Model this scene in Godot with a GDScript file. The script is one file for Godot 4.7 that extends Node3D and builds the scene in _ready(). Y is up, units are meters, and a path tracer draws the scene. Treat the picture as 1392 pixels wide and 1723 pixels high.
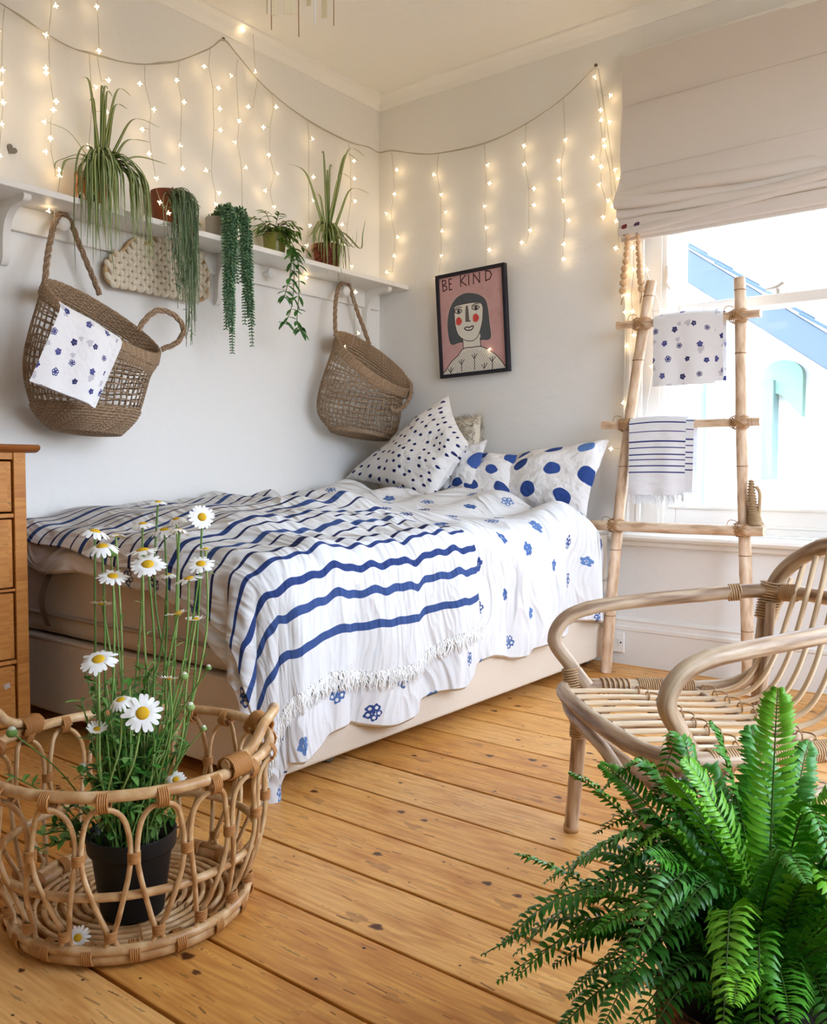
extends Node3D
# A bright bedroom corner: metres, y up; the corner of the room is the origin, the left wall lies in x = 0, the window wall in z = 0.

const CAM := Vector3(2.98452, 0.84, 3.507168)
const FOCAL := 1468.6
var view: Basis
var rng := RandomNumberGenerator.new()
var M := {}
var taken := {}

# ------------------------------------------------------------------ mesh builder
class MB:
	var v := PackedVector3Array()
	var n := PackedVector3Array()
	var t := PackedVector2Array()
	var c := PackedColorArray()
	var ix := PackedInt32Array()
	var col := Color(1, 1, 1)

	# A grid of nu x nv cells; normals are u cross v.
	func grid(nu: int, nv: int, p: PackedVector3Array, uv: PackedVector2Array, wrap_u := false, cols := PackedColorArray()) -> void:
		var base := v.size()
		var w := nu + 1
		var has := cols.size() == p.size()
		for j in nv + 1:
			for i in w:
				var k := j * w + i
				var ia := i - 1
				var ib := i + 1
				if wrap_u:
					if i == 0: ia = nu - 1
					if i == nu: ib = 1
				else:
					ia = maxi(ia, 0)
					ib = mini(ib, nu)
				var du := p[j * w + ib] - p[j * w + ia]
				var dv := p[mini(j + 1, nv) * w + i] - p[maxi(j - 1, 0) * w + i]
				var m := du.cross(dv)
				if m.length_squared() < 1e-18:
					var j2 := clampi(j, 1, nv - 1) if nv > 1 else j
					du = p[j2 * w + ib] - p[j2 * w + ia]
					m = du.cross(dv)
				v.append(p[k])
				n.append(m.normalized() if m.length_squared() > 1e-20 else Vector3.UP)
				t.append(uv[k])
				c.append(cols[k] * col if has else col)
		for j in nv:
			for i in nu:
				var a := base + j * w + i
				ix.append_array([a, a + w + 1, a + 1, a, a + w, a + w + 1])

	func tube(p: PackedVector3Array, r, sides := 8, caps := true, closed := false, cols := PackedColorArray()) -> void:
		var m := p.size()
		if m < 2: return
		var pts := PackedVector3Array()
		var uvs := PackedVector2Array()
		var cc := PackedColorArray()
		var up := Vector3.ZERO
		var run := 0.0
		var count := m + 1 if closed else m
		var rarr: bool = r is PackedFloat32Array
		var first_n := Vector3.ZERO
		for k in count:
			var i := k % m
			var before := p[(i - 1 + m) % m] if closed else p[maxi(i - 1, 0)]
			var after := p[(i + 1) % m] if closed else p[mini(i + 1, m - 1)]
			var tan := (after - before).normalized()
			if tan == Vector3.ZERO: tan = Vector3.UP
			if k == 0:
				up = Vector3.UP if absf(tan.y) < 0.9 else Vector3.RIGHT
			var nn := (up - tan * up.dot(tan))
			if nn.length_squared() < 1e-12:
				nn = tan.cross(Vector3(0.3, 0.5, 0.8))
			nn = nn.normalized()
			up = nn
			if closed and k == m: nn = first_n
			if k == 0: first_n = nn
			var bb := tan.cross(nn)
			if k > 0: run += p[i].distance_to(p[(k - 1) % m])
			var rad: float = r[i] if rarr else r
			for s in sides + 1:
				var a := TAU * s / sides
				pts.append(p[i] + (nn * cos(a) + bb * sin(a)) * rad)
				uvs.append(Vector2(float(s) / sides, run))
				if cols.size(): cc.append(cols[i])
		grid(sides, count - 1, pts, uvs, true, cc)
		if caps and not closed:
			for e in 2:
				var i := 0 if e == 0 else m - 1
				var tan := (p[1] - p[0]).normalized() if e == 0 else (p[m - 1] - p[m - 2]).normalized()
				var rad: float = r[i] if rarr else r
				if rad < 0.0004: continue
				var base := v.size()
				var row := i * (sides + 1)
				v.append(p[i]); n.append(-tan if e == 0 else tan); t.append(Vector2(0.5, 0)); c.append(col if cols.size() == 0 else cols[i] * col)
				for s in sides + 1:
					v.append(pts[row + s]); n.append(-tan if e == 0 else tan); t.append(uvs[row + s]); c.append(col if cols.size() == 0 else cols[i] * col)
				for s in sides:
					if e == 0: ix.append_array([base, base + 1 + s, base + 2 + s])
					else: ix.append_array([base, base + 2 + s, base + 1 + s])

	# Revolves (radius, height) pairs, listed upwards on the outside, about the y axis of xf.
	func lathe(prof: Array, seg := 24, xf := Transform3D()) -> void:
		var p := PackedVector3Array()
		var uv := PackedVector2Array()
		var run := 0.0
		for j in prof.size():
			if j: run += (prof[j] as Vector2).distance_to(prof[j - 1])
			for i in seg + 1:
				var a := TAU * i / seg
				p.append(xf * Vector3(prof[j].x * cos(a), prof[j].y, -prof[j].x * sin(a)))
				uv.append(Vector2(float(i) / seg, run))
		grid(seg, prof.size() - 1, p, uv, true)

	# A box with rounded edges.
	func box(size: Vector3, xf: Transform3D, b := 0.004, uvo := Vector2.ZERO) -> void:
		var h := size / 2.0
		b = minf(b, minf(h.x, minf(h.y, h.z)) * 0.95)
		var inner := h - Vector3.ONE * b
		for f in 6:
			var ax := f / 2
			var sg := 1.0 if f % 2 == 0 else -1.0
			var a1 := (ax + 1) % 3
			var a2 := (ax + 2) % 3
			if sg < 0:
				var sw := a1
				a1 = a2
				a2 = sw
			var base := v.size()
			var l1 := [-h[a1], -inner[a1], inner[a1], h[a1]]
			var l2 := [-h[a2], -inner[a2], inner[a2], h[a2]]
			for j in 4:
				for i in 4:
					var q := Vector3.ZERO
					q[ax] = sg * h[ax]
					q[a1] = l1[i]
					q[a2] = l2[j]
					var cl := q.clamp(-inner, inner)
					var d := (q - cl).normalized()
					v.append(xf * (cl + d * b))
					n.append((xf.basis * d).normalized())
					var w1 := a1 if sg > 0 else a2
					var w2 := a2 if sg > 0 else a1
					t.append(Vector2(q[0] if ax != 0 else q[2], q[2] if ax == 1 else q[1]) + uvo if ax != 1 else Vector2(q.x, q.z) + uvo)
					c.append(col)
			for j in 3:
				for i in 3:
					var a := base + j * 4 + i
					ix.append_array([a, a + 5, a + 1, a, a + 4, a + 5])

	func ball(at: Vector3, r: Vector3, seg := 12, rings := 8, bs := Basis()) -> void:
		var p := PackedVector3Array()
		var uv := PackedVector2Array()
		for j in rings + 1:
			var ph := PI * j / rings - PI / 2
			for i in seg + 1:
				var a := TAU * i / seg
				p.append(at + bs * Vector3(r.x * cos(ph) * cos(a), r.y * sin(ph), -r.z * cos(ph) * sin(a)))
				uv.append(Vector2(float(i) / seg, float(j) / rings))
		grid(seg, rings, p, uv, true)

	# A flat outline (Vector2 list, anticlockwise) given depth along +z of xf, with soft edges.
	func slab(o: PackedVector2Array, depth: float, xf: Transform3D) -> void:
		var tri := Geometry2D.triangulate_polygon(o)
		for side in 2:
			var base := v.size()
			var z := depth if side == 0 else 0.0
			for q in o:
				v.append(xf * Vector3(q.x, q.y, z))
				n.append((xf.basis * Vector3(0, 0, 1 if side == 0 else -1)).normalized())
				t.append(q)
				c.append(col)
			for k in range(0, tri.size(), 3):
				var a := o[tri[k]]
				var b := o[tri[k + 1]]
				var d := o[tri[k + 2]]
				var ccw := (b - a).cross(d - a) > 0
				if ccw == (side == 0): ix.append_array([base + tri[k], base + tri[k + 2], base + tri[k + 1]])
				else: ix.append_array([base + tri[k], base + tri[k + 1], base + tri[k + 2]])
		var m := o.size()
		var area := 0.0
		for i in m: area += o[i].cross(o[(i + 1) % m])
		for i in m:
			var a := o[i]
			var b := o[(i + 1) % m]
			if area < 0:
				var sw := a
				a = b
				b = sw
			var nm := (xf.basis * Vector3((b - a).y, -(b - a).x, 0)).normalized()
			var base := v.size()
			for q in [Vector3(a.x, a.y, 0), Vector3(b.x, b.y, 0), Vector3(b.x, b.y, depth), Vector3(a.x, a.y, depth)]:
				v.append(xf * q)
				n.append(nm)
				t.append(Vector2(q.x + q.y, q.z))
				c.append(col)
			ix.append_array([base, base + 2, base + 1, base, base + 3, base + 2])

	# A leaf blade along a curve: width(s) across "side"; fold lifts the edges.
	func blade(p: PackedVector3Array, side: Vector3, width: float, fold := 0.2, pointy := 1.0, edge := Color(1, 1, 1), mid := Color(1, 1, 1), across := 4) -> void:
		var m := p.size()
		var pts := PackedVector3Array()
		var uvs := PackedVector2Array()
		var cc := PackedColorArray()
		for k in m:
			var s := float(k) / (m - 1)
			var tan := (p[mini(k + 1, m - 1)] - p[maxi(k - 1, 0)]).normalized()
			var sd := (side - tan * side.dot(tan)).normalized()
			var nm := sd.cross(tan)
			var w := width * (pow(1.0 - s, 0.75) * (0.55 + 0.45 * minf(1.0, s * 5.0)) if pointy > 0.5 else (0.55 + 0.45 * smoothstep(0.0, 0.55, s)) * sqrt(maxf(0.0, 1.0 - pow(s, 5.0)) + 0.001) if pointy > 0.1 else pow(maxf(sin(PI * clampf(s * 0.96 + 0.02, 0, 1)), 0.0), 0.7))
			for i in across + 1:
				var x := 2.0 * i / across - 1.0
				pts.append(p[k] + sd * (x * w * 0.5) + nm * (absf(x) * w * 0.5 * fold))
				uvs.append(Vector2(0.5 + x * 0.5, s))
				cc.append(edge.lerp(mid, smoothstep(0.6, 0.2, absf(x))))
		grid(across, m - 1, pts, uvs, false, cc)

	func mesh(m: Material) -> ArrayMesh:
		var a := []
		a.resize(Mesh.ARRAY_MAX)
		a[Mesh.ARRAY_VERTEX] = v
		a[Mesh.ARRAY_NORMAL] = n
		a[Mesh.ARRAY_TEX_UV] = t
		a[Mesh.ARRAY_COLOR] = c
		a[Mesh.ARRAY_INDEX] = ix
		var am := ArrayMesh.new()
		am.add_surface_from_arrays(Mesh.PRIMITIVE_TRIANGLES, a)
		am.surface_set_material(0, m)
		return am

# ------------------------------------------------------------------ nodes
func numbered(called: String) -> String:
	if not taken.has(called):
		taken[called] = 0
		return called
	taken[called] += 1
	return "%s_%03d" % [called, taken[called]]

func tag(o: Node, label: String, category: String, group := "") -> Node:
	o.set_meta("label", label)
	o.set_meta("category", category)
	if group: o.set_meta("group", group)
	return o

func thing(called: String, label: String, category: String, at := Vector3.ZERO, group := "") -> Node3D:
	var o := Node3D.new()
	o.name = numbered(called)
	o.position = at
	add_child(o)
	tag(o, label, category, group)
	return o

# Points are given in the room; the part is shifted so that it hangs under its thing.
func part(called: String, b: MB, m: Material, under: Node3D, label := "") -> MeshInstance3D:
	var o := MeshInstance3D.new()
	o.name = called
	o.mesh = b.mesh(m)
	o.cast_shadow = GeometryInstance3D.SHADOW_CASTING_SETTING_ON
	under.add_child(o, true)
	var at := Vector3.ZERO
	var u: Node = under
	while u is Node3D and u != self:
		at += (u as Node3D).position
		u = u.get_parent()
	o.position = -at
	if label: o.set_meta("label", label)
	return o

func whole(called: String, b: MB, m: Material, label: String, category: String, group := "") -> MeshInstance3D:
	var o := MeshInstance3D.new()
	o.name = numbered(called)
	o.mesh = b.mesh(m)
	add_child(o)
	tag(o, label, category, group)
	return o

func struct(called: String, b: MB, m: Material) -> MeshInstance3D:
	var o := MeshInstance3D.new()
	o.name = numbered(called)
	o.mesh = b.mesh(m)
	add_child(o)
	o.set_meta("kind", "structure")
	return o

func sroot(called: String) -> Node3D:
	var o := Node3D.new()
	o.name = numbered(called)
	add_child(o)
	o.set_meta("kind", "structure")
	return o

# ------------------------------------------------------------------ where a point of the picture lies on a plane of the room
func ray(px: float, py: float) -> Vector3:
	return view * Vector3((px - 696.0) / FOCAL, -(py - 861.5) / FOCAL, -1.0)

func onx(px: float, py: float, x: float) -> Vector3:
	var d := ray(px, py)
	return CAM + d * ((x - CAM.x) / d.x)

func ony(px: float, py: float, y: float) -> Vector3:
	var d := ray(px, py)
	return CAM + d * ((y - CAM.y) / d.y)

func onz(px: float, py: float, z: float) -> Vector3:
	var d := ray(px, py)
	return CAM + d * ((z - CAM.z) / d.z)

func deep(px: float, py: float, depth: float) -> Vector3:
	return CAM + ray(px, py) * depth

# ------------------------------------------------------------------ curves
func smooth(a: PackedVector3Array, per := 6, closed := false) -> PackedVector3Array:
	var out := PackedVector3Array()
	var m := a.size()
	var spans := m if closed else m - 1
	for i in spans:
		var p0 := a[(i - 1 + m) % m] if closed else a[maxi(i - 1, 0)]
		var p1 := a[i]
		var p2 := a[(i + 1) % m]
		var p3 := a[(i + 2) % m] if closed else a[mini(i + 2, m - 1)]
		for k in per:
			var s := float(k) / per
			out.append(p1.cubic_interpolate(p2, p0, p3, s))
	if not closed: out.append(a[m - 1])
	return out

func bez(a: Vector3, b: Vector3, d: Vector3, steps := 12) -> PackedVector3Array:
	var out := PackedVector3Array()
	for k in steps + 1:
		var s := float(k) / steps
		out.append(a.lerp(b, s).lerp(b.lerp(d, s), s))
	return out

func ring(at: Vector3, u: Vector3, w: Vector3, steps := 24) -> PackedVector3Array:
	var out := PackedVector3Array()
	for k in steps:
		var a := TAU * k / steps
		out.append(at + u * cos(a) + w * sin(a))
	return out

# Cord wound round a straight stretch of pole.
func binding(b: MB, a: Vector3, d: Vector3, r: float, turns: int, cord := 0.0018) -> void:
	var ax := (d - a).normalized()
	var u := ax.cross(Vector3.UP if absf(ax.y) < 0.9 else Vector3.RIGHT).normalized()
	var w := ax.cross(u)
	var pts := PackedVector3Array()
	for k in turns * 10 + 1:
		var s := float(k) / (turns * 10)
		var an := TAU * k / 10.0
		pts.append(a.lerp(d, s) + (u * cos(an) + w * sin(an)) * r)
	b.tube(pts, cord, 5)

func P(a: Array) -> PackedVector3Array:
	return PackedVector3Array(a)

func rand(a: float, b: float) -> float:
	return rng.randf_range(a, b)

# ------------------------------------------------------------------ materials
func mat(col: Color, rough := 0.7, met := 0.0) -> StandardMaterial3D:
	var m := StandardMaterial3D.new()
	m.albedo_color = col
	m.roughness = rough
	m.metallic = met
	m.metallic_specular = 0.4
	return m

func noise_tex(freq: float, size: int, normal := false, strength := 4.0, kind := FastNoiseLite.TYPE_SIMPLEX_SMOOTH, oct := 4, seed_ := 1) -> NoiseTexture2D:
	var nz := FastNoiseLite.new()
	nz.noise_type = kind
	nz.frequency = freq
	nz.fractal_octaves = oct
	nz.seed = seed_
	var tx := NoiseTexture2D.new()
	tx.width = size
	tx.height = size
	tx.seamless = true
	tx.noise = nz
	if normal:
		tx.as_normal_map = true
		tx.bump_strength = strength
	return tx

func ramp_tex(freq: float, size: int, cols: Array, offs: Array, kind := FastNoiseLite.TYPE_SIMPLEX_SMOOTH, oct := 4, seed_ := 1) -> NoiseTexture2D:
	var tx := noise_tex(freq, size, false, 1.0, kind, oct, seed_)
	var g := Gradient.new()
	g.colors = PackedColorArray(cols)
	g.offsets = PackedFloat32Array(offs)
	tx.color_ramp = g
	return tx

func bumpy(m: StandardMaterial3D, tx: Texture2D, amount: float, scale: Vector3, tri := true) -> StandardMaterial3D:
	m.normal_enabled = true
	m.normal_texture = tx
	m.normal_scale = amount
	m.uv1_scale = scale
	if tri:
		m.uv1_triplanar = true
		m.uv1_world_triplanar = true
	return m

func c8(r: int, g: int, b: int) -> Color:
	return Color8(r, g, b)

func dot(im: Image, x: float, y: float, r: float, col: Color, hole := 0.0, squash := 1.0, wob := 0.0, ph := 0.0) -> void:
	var W := im.get_width()
	var H := im.get_height()
	for j in range(int(y - r * 1.3) - 1, int(y + r * 1.3) + 2):
		for i in range(int(x - r * 1.3) - 1, int(x + r * 1.3) + 2):
			var dx := i - x
			var dy := (j - y) / squash
			var d := sqrt(dx * dx + dy * dy)
			var rr := r
			if wob > 0: rr *= 1.0 + wob * sin(atan2(dy, dx) * 3.0 + ph) + wob * 0.6 * sin(atan2(dy, dx) * 5.0 + ph * 2.0)
			var k := clampf(rr - d + 0.5, 0, 1) * (clampf(d - hole + 0.5, 0, 1) if hole > 0 else 1.0)
			if k > 0:
				var wi := posmod(i, W)
				var wj := posmod(j, H)
				im.set_pixel(wi, wj, im.get_pixel(wi, wj).lerp(col, k * col.a))

func stroke(im: Image, a: Vector2, b: Vector2, w: float, col: Color) -> void:
	var lo := a.min(b) - Vector2.ONE * (w + 1)
	var hi := a.max(b) + Vector2.ONE * (w + 1)
	for j in range(maxi(0, int(lo.y)), mini(im.get_height(), int(hi.y) + 1)):
		for i in range(maxi(0, int(lo.x)), mini(im.get_width(), int(hi.x) + 1)):
			var q := Geometry2D.get_closest_point_to_segment(Vector2(i, j), a, b)
			var k := clampf(w - q.distance_to(Vector2(i, j)) + 0.5, 0, 1)
			if k > 0: im.set_pixel(i, j, im.get_pixel(i, j).lerp(col, k * col.a))

func path_stroke(im: Image, pts: Array, w: float, col: Color) -> void:
	for i in pts.size() - 1: stroke(im, pts[i], pts[i + 1], w, col)

func area(im: Image, pts: PackedVector2Array, col: Color) -> void:
	var lo := pts[0]
	var hi := pts[0]
	for q in pts:
		lo = lo.min(q)
		hi = hi.max(q)
	for j in range(maxi(0, int(lo.y)), mini(im.get_height(), int(hi.y) + 1)):
		for i in range(maxi(0, int(lo.x)), mini(im.get_width(), int(hi.x) + 1)):
			if Geometry2D.is_point_in_polygon(Vector2(i, j), pts): im.set_pixel(i, j, col)

func curve2(a: Array, per := 8, closed := false) -> Array:
	var p := PackedVector3Array()
	for q in a: p.append(Vector3(q.x, q.y, 0))
	var out := []
	for q in smooth(p, per, closed): out.append(Vector2(q.x, q.y))
	return out

func blossom(im: Image, x: float, y: float, s: float, col: Color, outline: bool) -> void:
	var turn := rand(0, TAU)
	for k in 5:
		var a := turn + TAU * k / 5
		var q := Vector2(x + cos(a) * s * 0.62, y + sin(a) * s * 0.62)
		dot(im, q.x, q.y, s * rand(0.36, 0.46), col, s * 0.2 if outline else 0.0, 1.0, 0.12, rand(0, 6))
	dot(im, x, y, s * 0.2, col)

func cloth_mat(im: Image, scale: Vector2, bump := 0.6, seed_ := 3) -> StandardMaterial3D:
	var m := mat(Color.WHITE, 0.92)
	m.albedo_texture = ImageTexture.create_from_image(im)
	m.uv1_scale = Vector3(scale.x, scale.y, 1)
	m.metallic_specular = 0.2
	if not M.has("crinkle"):
		M.crinkle = noise_tex(0.014, 512, true, 12.0, FastNoiseLite.TYPE_SIMPLEX_SMOOTH, 3, 5)
	m.normal_enabled = true
	m.normal_texture = M.crinkle
	m.normal_scale = bump
	return m

# Wrinkles stretched in one direction, as a normal map that repeats without seams.
func crease_map(across: float, along: float, turned: bool, strength: float) -> ImageTexture:
	var N := 384
	var nz := FastNoiseLite.new()
	nz.seed = 17
	nz.frequency = 1.0
	nz.fractal_octaves = 3
	var im := Image.create(N, N, false, Image.FORMAT_L8)
	var pix := PackedByteArray()
	pix.resize(N * N)
	for j in N:
		var y := float(j) / N
		var fy := smoothstep(0.7, 1.0, y)
		for i in N:
			var x := float(i) / N
			var warp := 0.02 * sin(TAU * (x * 2.0 + y)) + 0.012 * sin(TAU * (x * 3.0 - y * 2.0))
			var yy := y + warp
			var h := nz.get_noise_2d(x * along, yy * across)
			if fy > 0.0: h = lerpf(h, nz.get_noise_2d(x * along, (yy - 1.0) * across), fy)
			var fx := smoothstep(0.7, 1.0, x)
			if fx > 0.0:
				var h2 := nz.get_noise_2d((x - 1.0) * along, yy * across)
				if fy > 0.0: h2 = lerpf(h2, nz.get_noise_2d((x - 1.0) * along, (yy - 1.0) * across), fy)
				h = lerpf(h, h2, fx)
			pix[(i * N + j) if turned else (j * N + i)] = int(clampf(1.0 - absf(h) * 1.7, 0, 1) * 255)
	im.set_data(N, N, false, Image.FORMAT_L8, pix)
	im.convert(Image.FORMAT_RGBA8)
	im.bump_map_to_normal_map(strength)
	return ImageTexture.create_from_image(im)

func wood_image(w: int, h: int, light: Color, dark: Color, knots: int, s: int, stain := 0.35) -> Image:
	var im := Image.create(w, h, false, Image.FORMAT_RGB8)
	var na := FastNoiseLite.new()
	na.seed = s
	na.frequency = 0.012
	na.fractal_octaves = 3
	var nb := FastNoiseLite.new()
	nb.seed = s + 9
	nb.frequency = 0.02
	nb.fractal_octaves = 4
	var kn := []
	for k in knots: kn.append(Vector3(rand(0, w), rand(h * 0.08, h * 0.92), rand(2.5, 6.5)))
	var pix := PackedByteArray()
	pix.resize(w * h * 3)
	var bend := PackedFloat32Array()
	bend.resize(w)
	for j in h:
		for i in w:
			var yy := float(j)
			var kd := 0.0
			for q in kn:
				var dx: float = (i - q.x) * 0.8
				if dx > 40.0 or dx < -40.0: continue
				var dy: float = j - q.y
				var d2: float = (dx * dx * 1.2 + dy * dy) / (q.z * q.z)
				if d2 < 12.0:
					yy += dy / (0.6 + d2) * 0.9
					d2 *= 1.0 + 0.25 * sin(atan2(dy, dx) * 3.0 + q.x) + 0.15 * sin(atan2(dy, dx) * 5.0 + q.y)
					if d2 < 1.6: kd = maxf(kd, 1.0 - d2 / 1.6)
			var wide := na.get_noise_2d(i * 0.12, yy * 1.1)
			var g := sin((yy * 0.20 + wide * 16.0)) * 0.5 + 0.5
			var fine := nb.get_noise_2d(i * 0.5, j * 6.0)
			var blot := nb.get_noise_2d(i * 0.35 + 900.0, j * 0.8)
			var k := clampf(0.18 + 0.22 * g * g + fine * 0.32 + maxf(blot, 0.0) * stain * 1.5, 0, 1)
			var col := light.lerp(dark, k)
			if fine < -0.52: col = col.darkened(0.25)
			if kd > 0: col = col.lerp(Color(0.26, 0.13, 0.06), minf(1.0, kd * 1.5) * 0.85)
			var o := (j * w + i) * 3
			pix[o] = int(col.r * 255)
			pix[o + 1] = int(col.g * 255)
			pix[o + 2] = int(col.b * 255)
	im.set_data(w, h, false, Image.FORMAT_RGB8, pix)
	if stain > 0.3:
		# nail heads in pairs, dents and scratches
		for k in 5:
			var nx := 140.0 + k * w / 5.0 + rand(-20, 20)
			for e in [0.16, 0.82]: dot(im, nx + rand(-5, 5), h * e, rand(1.3, 2.1), Color(0.14, 0.08, 0.05, 0.9))
		for k in 34:
			var q := Vector2(rand(4, w - 40), rand(4, h - 6))
			stroke(im, q, q + Vector2(rand(4, 26), rand(-3, 3)), rand(0.5, 1.3), Color(0.34, 0.18, 0.09, rand(0.3, 0.75)))
		for k in 10:
			var q := Vector2(rand(4, w - 90), rand(4, h - 6))
			stroke(im, q, q + Vector2(rand(20, 80), rand(-14, 14)), 0.7, Color(0.95, 0.80, 0.58, 0.55))
		for k in 6: dot(im, rand(60, w - 60), rand(15, h - 15), rand(9, 20), Color(0.36, 0.20, 0.11, 0.22), 0.0, 0.5, 0.25, rand(0, 6))
	return im

func make_materials() -> void:
	M.plaster = noise_tex(0.02, 512, true, 3.0, FastNoiseLite.TYPE_SIMPLEX_SMOOTH, 5, 11)
	M.wall = bumpy(mat(c8(240, 237, 231), 0.85), M.plaster, 0.25, Vector3.ONE * 1.2)
	M.ceiling = bumpy(mat(c8(248, 245, 237), 0.9), M.plaster, 0.25, Vector3.ONE * 0.9)
	M.gloss = bumpy(mat(c8(240, 236, 228), 0.4), M.plaster, 0.08, Vector3.ONE * 3.0)
	M.dark = mat(c8(22, 14, 10), 0.9)
	M.fibre = noise_tex(0.03, 512, true, 8.0, FastNoiseLite.TYPE_SIMPLEX_SMOOTH, 4, 21)
	M.cane_tex = ramp_tex(0.006, 512, [c8(186, 140, 92), c8(208, 168, 118), c8(226, 192, 148)], [0.2, 0.5, 0.85], FastNoiseLite.TYPE_SIMPLEX_SMOOTH, 4, 31)
	M.cane = mat(Color.WHITE, 0.3)
	M.cane.albedo_texture = M.cane_tex
	M.cane.uv1_scale = Vector3(0.4, 5, 1)
	M.binding = mat(c8(184, 128, 72), 0.5)
	M.rattan_tex = ramp_tex(0.008, 512, [c8(140, 110, 84), c8(178, 150, 122), c8(204, 180, 150), c8(196, 170, 138)], [0.15, 0.4, 0.65, 0.9], FastNoiseLite.TYPE_SIMPLEX_SMOOTH, 4, 33)
	M.rattan = mat(Color.WHITE, 0.42)
	M.rattan.albedo_texture = M.rattan_tex
	M.rattan.uv1_scale = Vector3(1.0, 1.1, 1)
	M.rattan_pale = mat(c8(234, 214, 182), 0.42)
	M.rattan_pale.albedo_texture = ramp_tex(0.01, 256, [c8(226, 210, 190), c8(255, 255, 255)], [0.3, 0.7])
	M.rattan_bind = mat(c8(196, 160, 118), 0.55)
	M.bamboo = mat(Color.WHITE, 0.5)
	M.bamboo.albedo_texture = ramp_tex(0.006, 512, [c8(190, 155, 122), c8(218, 188, 156), c8(234, 210, 184)], [0.2, 0.5, 0.85], FastNoiseLite.TYPE_SIMPLEX_SMOOTH, 3, 41)
	M.bamboo.uv1_scale = Vector3(1, 2, 1)
	M.twine = mat(c8(168, 126, 82), 0.8)
	M.seagrass_tex = ramp_tex(0.05, 512, [c8(104, 80, 60), c8(160, 132, 104), c8(200, 174, 142)], [0.25, 0.5, 0.8], FastNoiseLite.TYPE_SIMPLEX_SMOOTH, 4, 51)
	M.seagrass = mat(Color.WHITE, 0.85)
	M.seagrass.albedo_texture = M.seagrass_tex
	M.seagrass.uv1_scale = Vector3(0.3, 6, 1)
	M.leaf = mat(Color.WHITE, 0.42)
	M.leaf.vertex_color_use_as_albedo = true
	M.leaf.backlight_enabled = true
	M.leaf.backlight = Color(0.35, 0.4, 0.2)
	M.terracotta = bumpy(mat(c8(140, 74, 44), 0.7), M.plaster, 0.5, Vector3.ONE * 8.0)
	M.terracotta.albedo_texture = ramp_tex(0.02, 256, [c8(150, 120, 110), c8(255, 255, 255)], [0.2, 0.7])
	M.soil = bumpy(mat(c8(44, 32, 24), 0.95), M.plaster, 1.0, Vector3.ONE * 12.0)
	M.black_plastic = mat(c8(22, 23, 24), 0.45)
	M.white_fabric = mat(c8(236, 233, 226), 0.92)
	M.petal = mat(c8(250, 249, 244), 0.6)
	M.petal.backlight_enabled = true
	M.petal.backlight = Color(0.4, 0.4, 0.38)
	M.yolk = bumpy(mat(c8(214, 168, 30), 0.8), M.plaster, 1.0, Vector3.ONE * 60.0)
	M.wire = mat(c8(186, 176, 158), 0.4)
	M.bulb = mat(c8(255, 244, 220), 0.3)
	M.bulb.emission_enabled = true
	M.bulb.emission = c8(255, 238, 202)
	M.bulb.emission_energy_multiplier = 2.4
	M.pane = mat(Color(1, 1, 1, 0.04), 0.02)
	M.pane.transparency = BaseMaterial3D.TRANSPARENCY_ALPHA

func _ready() -> void:
	rng.seed = 77
	view = Basis(Vector3.UP, deg_to_rad(38.148)) * Basis(Vector3.RIGHT, deg_to_rad(-2.875)) * Basis(Vector3.BACK, deg_to_rad(0.124))
	var cam := Camera3D.new()
	cam.name = "camera"
	cam.transform = Transform3D(view, CAM)
	cam.fov = 60.793
	cam.near = 0.05
	cam.far = 200.0
	add_child(cam)
	cam.current = true
	var sky := ProceduralSkyMaterial.new()
	sky.sky_top_color = c8(200, 220, 248)
	sky.sky_horizon_color = c8(226, 237, 252)
	sky.sky_curve = 0.2
	sky.ground_horizon_color = c8(170, 166, 158)
	sky.ground_bottom_color = c8(120, 116, 108)
	var env := Environment.new()
	env.background_mode = Environment.BG_SKY
	env.sky = Sky.new()
	env.sky.sky_material = sky
	env.background_energy_multiplier = 13.6
	env.tonemap_mode = Environment.TONE_MAPPER_LINEAR
	env.tonemap_exposure = 1.0
	env.sdfgi_enabled = true
	env.ssao_enabled = true
	env.ssil_enabled = true
	var we := WorldEnvironment.new()
	we.name = "surroundings"
	we.environment = env
	add_child(we)
	make_materials()
	build_room()
	build_window()
	build_outside()
	build_bed()
	build_pillows()
	build_chest()
	build_chair()
	build_ladder()
	build_shelf()
	build_hanging_baskets()
	build_shelf_plants()
	build_picture()
	build_fairy_lights()
	build_wicker_basket()
	build_daisies()
	build_fern()
	build_small_things()

func lin(r: int, g: int, b: int) -> Color:
	return Color8(r, g, b).srgb_to_linear()

func bx(size: Vector3, at: Vector3, b := 0.003, uvo := Vector2.ZERO) -> MB:
	var m := MB.new()
	m.box(size, Transform3D(Basis(), at), b, uvo)
	return m

# A box between two corners.
func span(m: MB, a: Vector3, d: Vector3, b := 0.002) -> void:
	m.box((d - a).abs(), Transform3D(Basis(), (a + d) / 2.0), b)

# ================================================================== the room
const RX := 3.95
const RZ := 4.35
const RY := 2.735
const WX0 := 1.44
const WX1 := 2.78
const WY0 := 0.56
const SZ0 := 0.75
const SZ1 := 2.75
const WY1 := 2.46

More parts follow.
